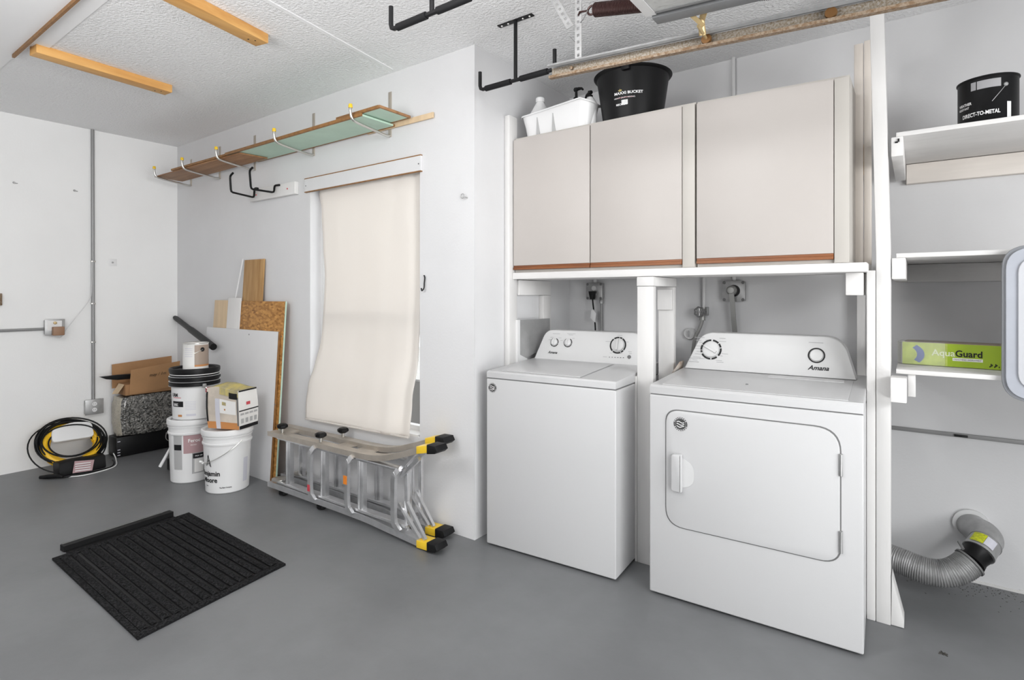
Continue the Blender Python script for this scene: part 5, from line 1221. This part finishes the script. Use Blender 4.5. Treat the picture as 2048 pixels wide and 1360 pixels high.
loops(2, .172, .010, 'yellow_cord', .024, .008, 'hose_coil', th_, 2, cc_+Vector((0, .005, -.02)), .95)
loops(2, .160, .010, 'yellow_cord', .022, .04, 'hose_coil', th_, 4, cc_+Vector((0, .005, -.032)), .9)
pg = MB(); pts = rounded([(-.115, -.055), (.12, -.06), (.125, .06), (.02, .082), (-.10, .05)], .03, 3)
pg.prism([cc_+Vector((0, .01, .005))+Vv*p[0]*1.15+Uv*(p[1]*1.1+.055)+Nv*.028 for p in pts], Nv*.03, 'white_plastic', .008)
tag(pg.build('plastic_bag', 'white_plastic'), 'folded white and grey plastic bag tucked inside the cable coil', 'bag')
t = thing('power_tool_case', 'black angular case with a pinkish printed leaflet in front of the yellow hose', 'case', (.40, -.86, 0))
MB().prism([(.33, -1.00, .003), (.435, -.99, .003), (.435, -.70, .003), (.33, -.69, .003)], (-.02, 0, .10), 'black', .012).build('case_body', 'black', t)
MB().prism([(.455, -.92, .02), (.462, -.80, .012), (.440, -.78, .085), (.430, -.90, .10)], (.003, 0, 0), 'mauve').build('leaflet', 'mauve', t)
for k in range(4): MB().prism([(.459, -.905, .03+k*.017), (.464, -.81, .022+k*.017), (.464, -.81, .028+k*.017), (.459, -.905, .036+k*.017)], (.001, 0, 0), 'white_ink').build('print_line', 'white_ink', t)
t = thing('cable_plug', 'black plug and cable end lying on the floor left of the coil', 'plug', (.40, -1.02, 0))
MB().tube([(.37, -1.09, .018), (.41, -1.05, .020), (.45, -1.0, .020), (.49, -.985, .016)], [.012, .017, .016, .008], 'black', 10).build('plug_body', 'black', t)
MB().tube(smooth([(.49, -.985, .012), (.49, -.90, .008), (.49, -.80, .008), (.46, -.68, .008), (.35, -.62, .008), (.26, -.60, .008)]), .0045, 'black', 8).build('cord', 'black', t)
MB().tube(smooth([(.485, -.95, .006), (.53, -.85, .006), (.47, -.66, .006), (.30, -.59, .02), (.22, -.58, .05)]), .0045, 'white_plastic', 8).build('white_cord', 'white_plastic', t)

# ================================================================== LADDER LYING ON ITS SIDE
t = thing('folding_ladder', 'aluminium multi-position ladder lying folded on its side under the window', 'ladder', (2.75, -.15, 0))
def frame(y, warm, dx=0.0):
    k0 = set(t.children)
    top = smooth([(1.958, y, .403), (2.5, y, .408), (2.93, y, .412), (3.12, y, .432), (3.30, y, .485), (3.42, y, .525)], 5)
    bot = smooth([(1.958, y, .060), (2.5, y, .060), (2.93, y, .058), (3.15, y, .046), (3.42, y, .030)], 5)
    MB().strip(top, .066, .024, (0, 1, 0), 'alu_warm').strip([Vector(p)+Vector((0, -.0345, .0)) for p in top], .003, .032, (0, 1, 0), 'alu_warm').build('side_rail', 'alu_warm', t)
    MB().strip(bot, .066, .026, (0, 1, 0), 'alu').strip([Vector(p)+Vector((0, -.0345, 0)) for p in bot], .003, .036, (0, 1, 0), 'alu').build('side_rail', 'alu', t)
    MB().box(2.05, 3.30, y-.024, y+.024, .376, .392, 'alu', .002).build('inner_rail', 'alu', t)
    MB().box(2.05, 3.30, y-.024, y+.024, .078, .094, 'alu', .002).build('inner_rail', 'alu', t)
    for (zc_, x_, h_) in ((.536, 3.455, .040), (.026, 3.455, .040)):
        sl = .28 if zc_ > .3 else -.10
        f_ = MB().prism([(3.395, y-.040, zc_-h_/2-.014*(zc_ > .3)), (3.475, y-.040, zc_-h_/2+.004), (3.475, y-.040, zc_+h_/2+.004), (3.395, y-.040, zc_+h_/2-.014*(zc_ > .3))], (0, .080, 0), 'yellow', .004).build('yellow_foot_cap', 'yellow', t)
        MB().prism([(3.474, y-.044, zc_-h_/2-.002), (3.53, y-.044, zc_-h_/2+.008), (3.55, y-.044, zc_+.004), (3.535, y-.044, zc_+h_/2+.010), (3.474, y-.044, zc_+h_/2+.008)], (0, .088, 0), 'rubber', .006).build('rubber_foot', 'rubber', f_)
    for q_ in t.children:
        if q_ not in k0: q_.location.x += dx
yF, yB = -.222, -.072
frame(yF, True); frame(yB, True, -.085)
def rungbox(x, y, z0=.09, z1=.380, w=.050):
    MB().prism([(p[0], p[1], z0) for p in [(x-w/2, y-.012), (x-w*.2, y-.021), (x+w*.2, y-.021), (x+w/2, y-.012), (x+w/2, y+.016), (x-w/2, y+.016)]], (0, 0, z1-z0), 'alu', .002).box(x-.004, x+.004, y-.023, y-.020, z0, z1, 'alu').build('rung', 'alu', t)
for x in (2.165, 2.545, 2.905): rungbox(x, yF)
for x in (2.075, 2.475, 2.875): rungbox(x, yB, w=.045)
def bent(x, y, w=.050):
    pts = smooth([(x+.03, y-.038, .398), (x+.016, y-.046, .375), (x, y-.050, .335), (x, y-.050, .125), (x+.016, y-.046, .085), (x+.03, y-.038, .062)], 5)
    MB().strip(pts, .020, w*.62, (0, 1, 0), 'alu').build('outer_rung', 'alu', t)
    return pts
bent(2.47, yF); bent(2.835, yF); bent(3.235, yF)
pts = smooth([(3.20, yB-.038, .42), (3.19, yB-.046, .36), (3.19, yB-.046, .12), (3.20, yB-.038, .05)], 4); MB().strip(pts, .020, .032, (0, 1, 0), 'alu').build('outer_rung', 'alu', t)
lb = MB().box(2.812, 2.842, yF-.0625, yF-.0605, .235, .285, 'orange').build('orange_label', 'orange', t)
MB().box(2.455, 2.478, yF-.0625, yF-.0605, .12, .16, 'red_ink').build('warning_label', 'red_ink', t)
for y in (yF, yB):
    k0 = set(t.children)
    for (x0, z0, x1, z1) in ((3.22, .36, 3.37, .50), (3.26, .355, 3.40, .475)):
        MB().strip([(x0, y-.02, z0), (x1, y-.02, z1)], .018, .020, (0, 1, 0), 'alu').build('brace', 'alu', t)
    for (x0, z0, x1, z1) in ((3.24, .20, 3.40, .045), (3.30, .22, 3.44, .05)):
        MB().strip([(x0, y-.015, z0), (x1, y-.015, z1)], .018, .016, (0, 1, 0), 'alu').build('brace', 'alu', t)
    if y == yB:
        for q_ in t.children:
            if q_ not in k0: q_.location.x -= .085
for (x, y) in ((3.285, yF), (3.17, yB), (3.24, yB)): MB().box(x-.011, x+.011, y-.010, y+.010, .06, .44, 'alu', .002).build('spreader_bar', 'alu', t)
for y in (yF, yB): MB().lathe([(0, 0), (.050, 0), (.050, .008), (.030, .012), (.012, .016), (0, .016)], (2.045, y, .096), 'chrome', 32).build('hinge', 'chrome', t)
MB().box(1.99, 2.10, yF, yB, .399, .414, 'alu_warm', .002).build('hinge_plate', 'alu_warm', t)
def knob(x, y, z, dirz=1, tilt=0):
    mb = MB(); mb.lathe([(0, 0), (.010, 0), (.010, .022), (.016, .024), (.016, .03), (0, .03)], (x, y, z), 'chrome', 16) if dirz > 0 else mb.lathe([(0, 0), (.010, 0), (.010, -.012), (0, -.012)], (x, y, z), 'chrome', 16)
    k = mb.build('lock_stem', 'chrome', t)
    mb = MB(); zz_ = z+(.028 if dirz > 0 else -.010); s_ = dirz
    prof = [(0, 0), (.022, 0), (.036, .010*s_), (.036, .024*s_), (.024, .032*s_), (0, .032*s_)] if dirz > 0 else [(0, -.032), (.024, -.032), (.034, -.024), (.034, -.008), (.02, 0), (0, 0)]
    mb.lathe(prof, (x, y, zz_), 'black', 8, sharp=True); mb.build('lock_knob', 'black', k)
knob(2.08, yF, .418); knob(2.52, yF-.01, .425); knob(2.53, yB, .425); knob(2.10, yF, .048, -1); knob(2.52, yF, .048, -1)
for (x0, x1) in ((2.60, 2.72), (2.78, 2.92)): MB().box(x0, x1, yF+.036, yB-.036, .404, .409, 'alu_warm', .001).build('cross_plate', 'alu_warm', t)

# dry grit swept against the wall under the duct
random.seed(21); mb = MB()
for i in range(150):
    x = random.uniform(5.46, 5.95); y = RY-.02-abs(random.gauss(0, .07)); a = random.uniform(0, PI); L_ = random.uniform(.0008, .004)
    mb.box(-L_, L_, -.0008, .0008, 0, .0012, 'debris', mtx=Matrix.Translation((x, y, .0002)) @ Matrix.Rotation(a, 4, 'Z'))
tag(mb.build('floor_grit', 'debris'), 'dark grit and splinters scattered on the floor under the duct', 'grit', None, 'stuff')
mb = MB()
for k in range(7):
    a = k*2*PI/7+.3*random.random(); L_ = random.uniform(.008, .018)
    mb.box(0, L_, -.0014, .0014, 0, .003, 'debris', mtx=Matrix.Translation((5.622, .285, .0002)) @ Matrix.Rotation(a, 4, 'Z'))
tag(mb.build('dried_leaf', 'debris'), 'small crumpled dry leaf on the floor right of the tall post', 'leaf')
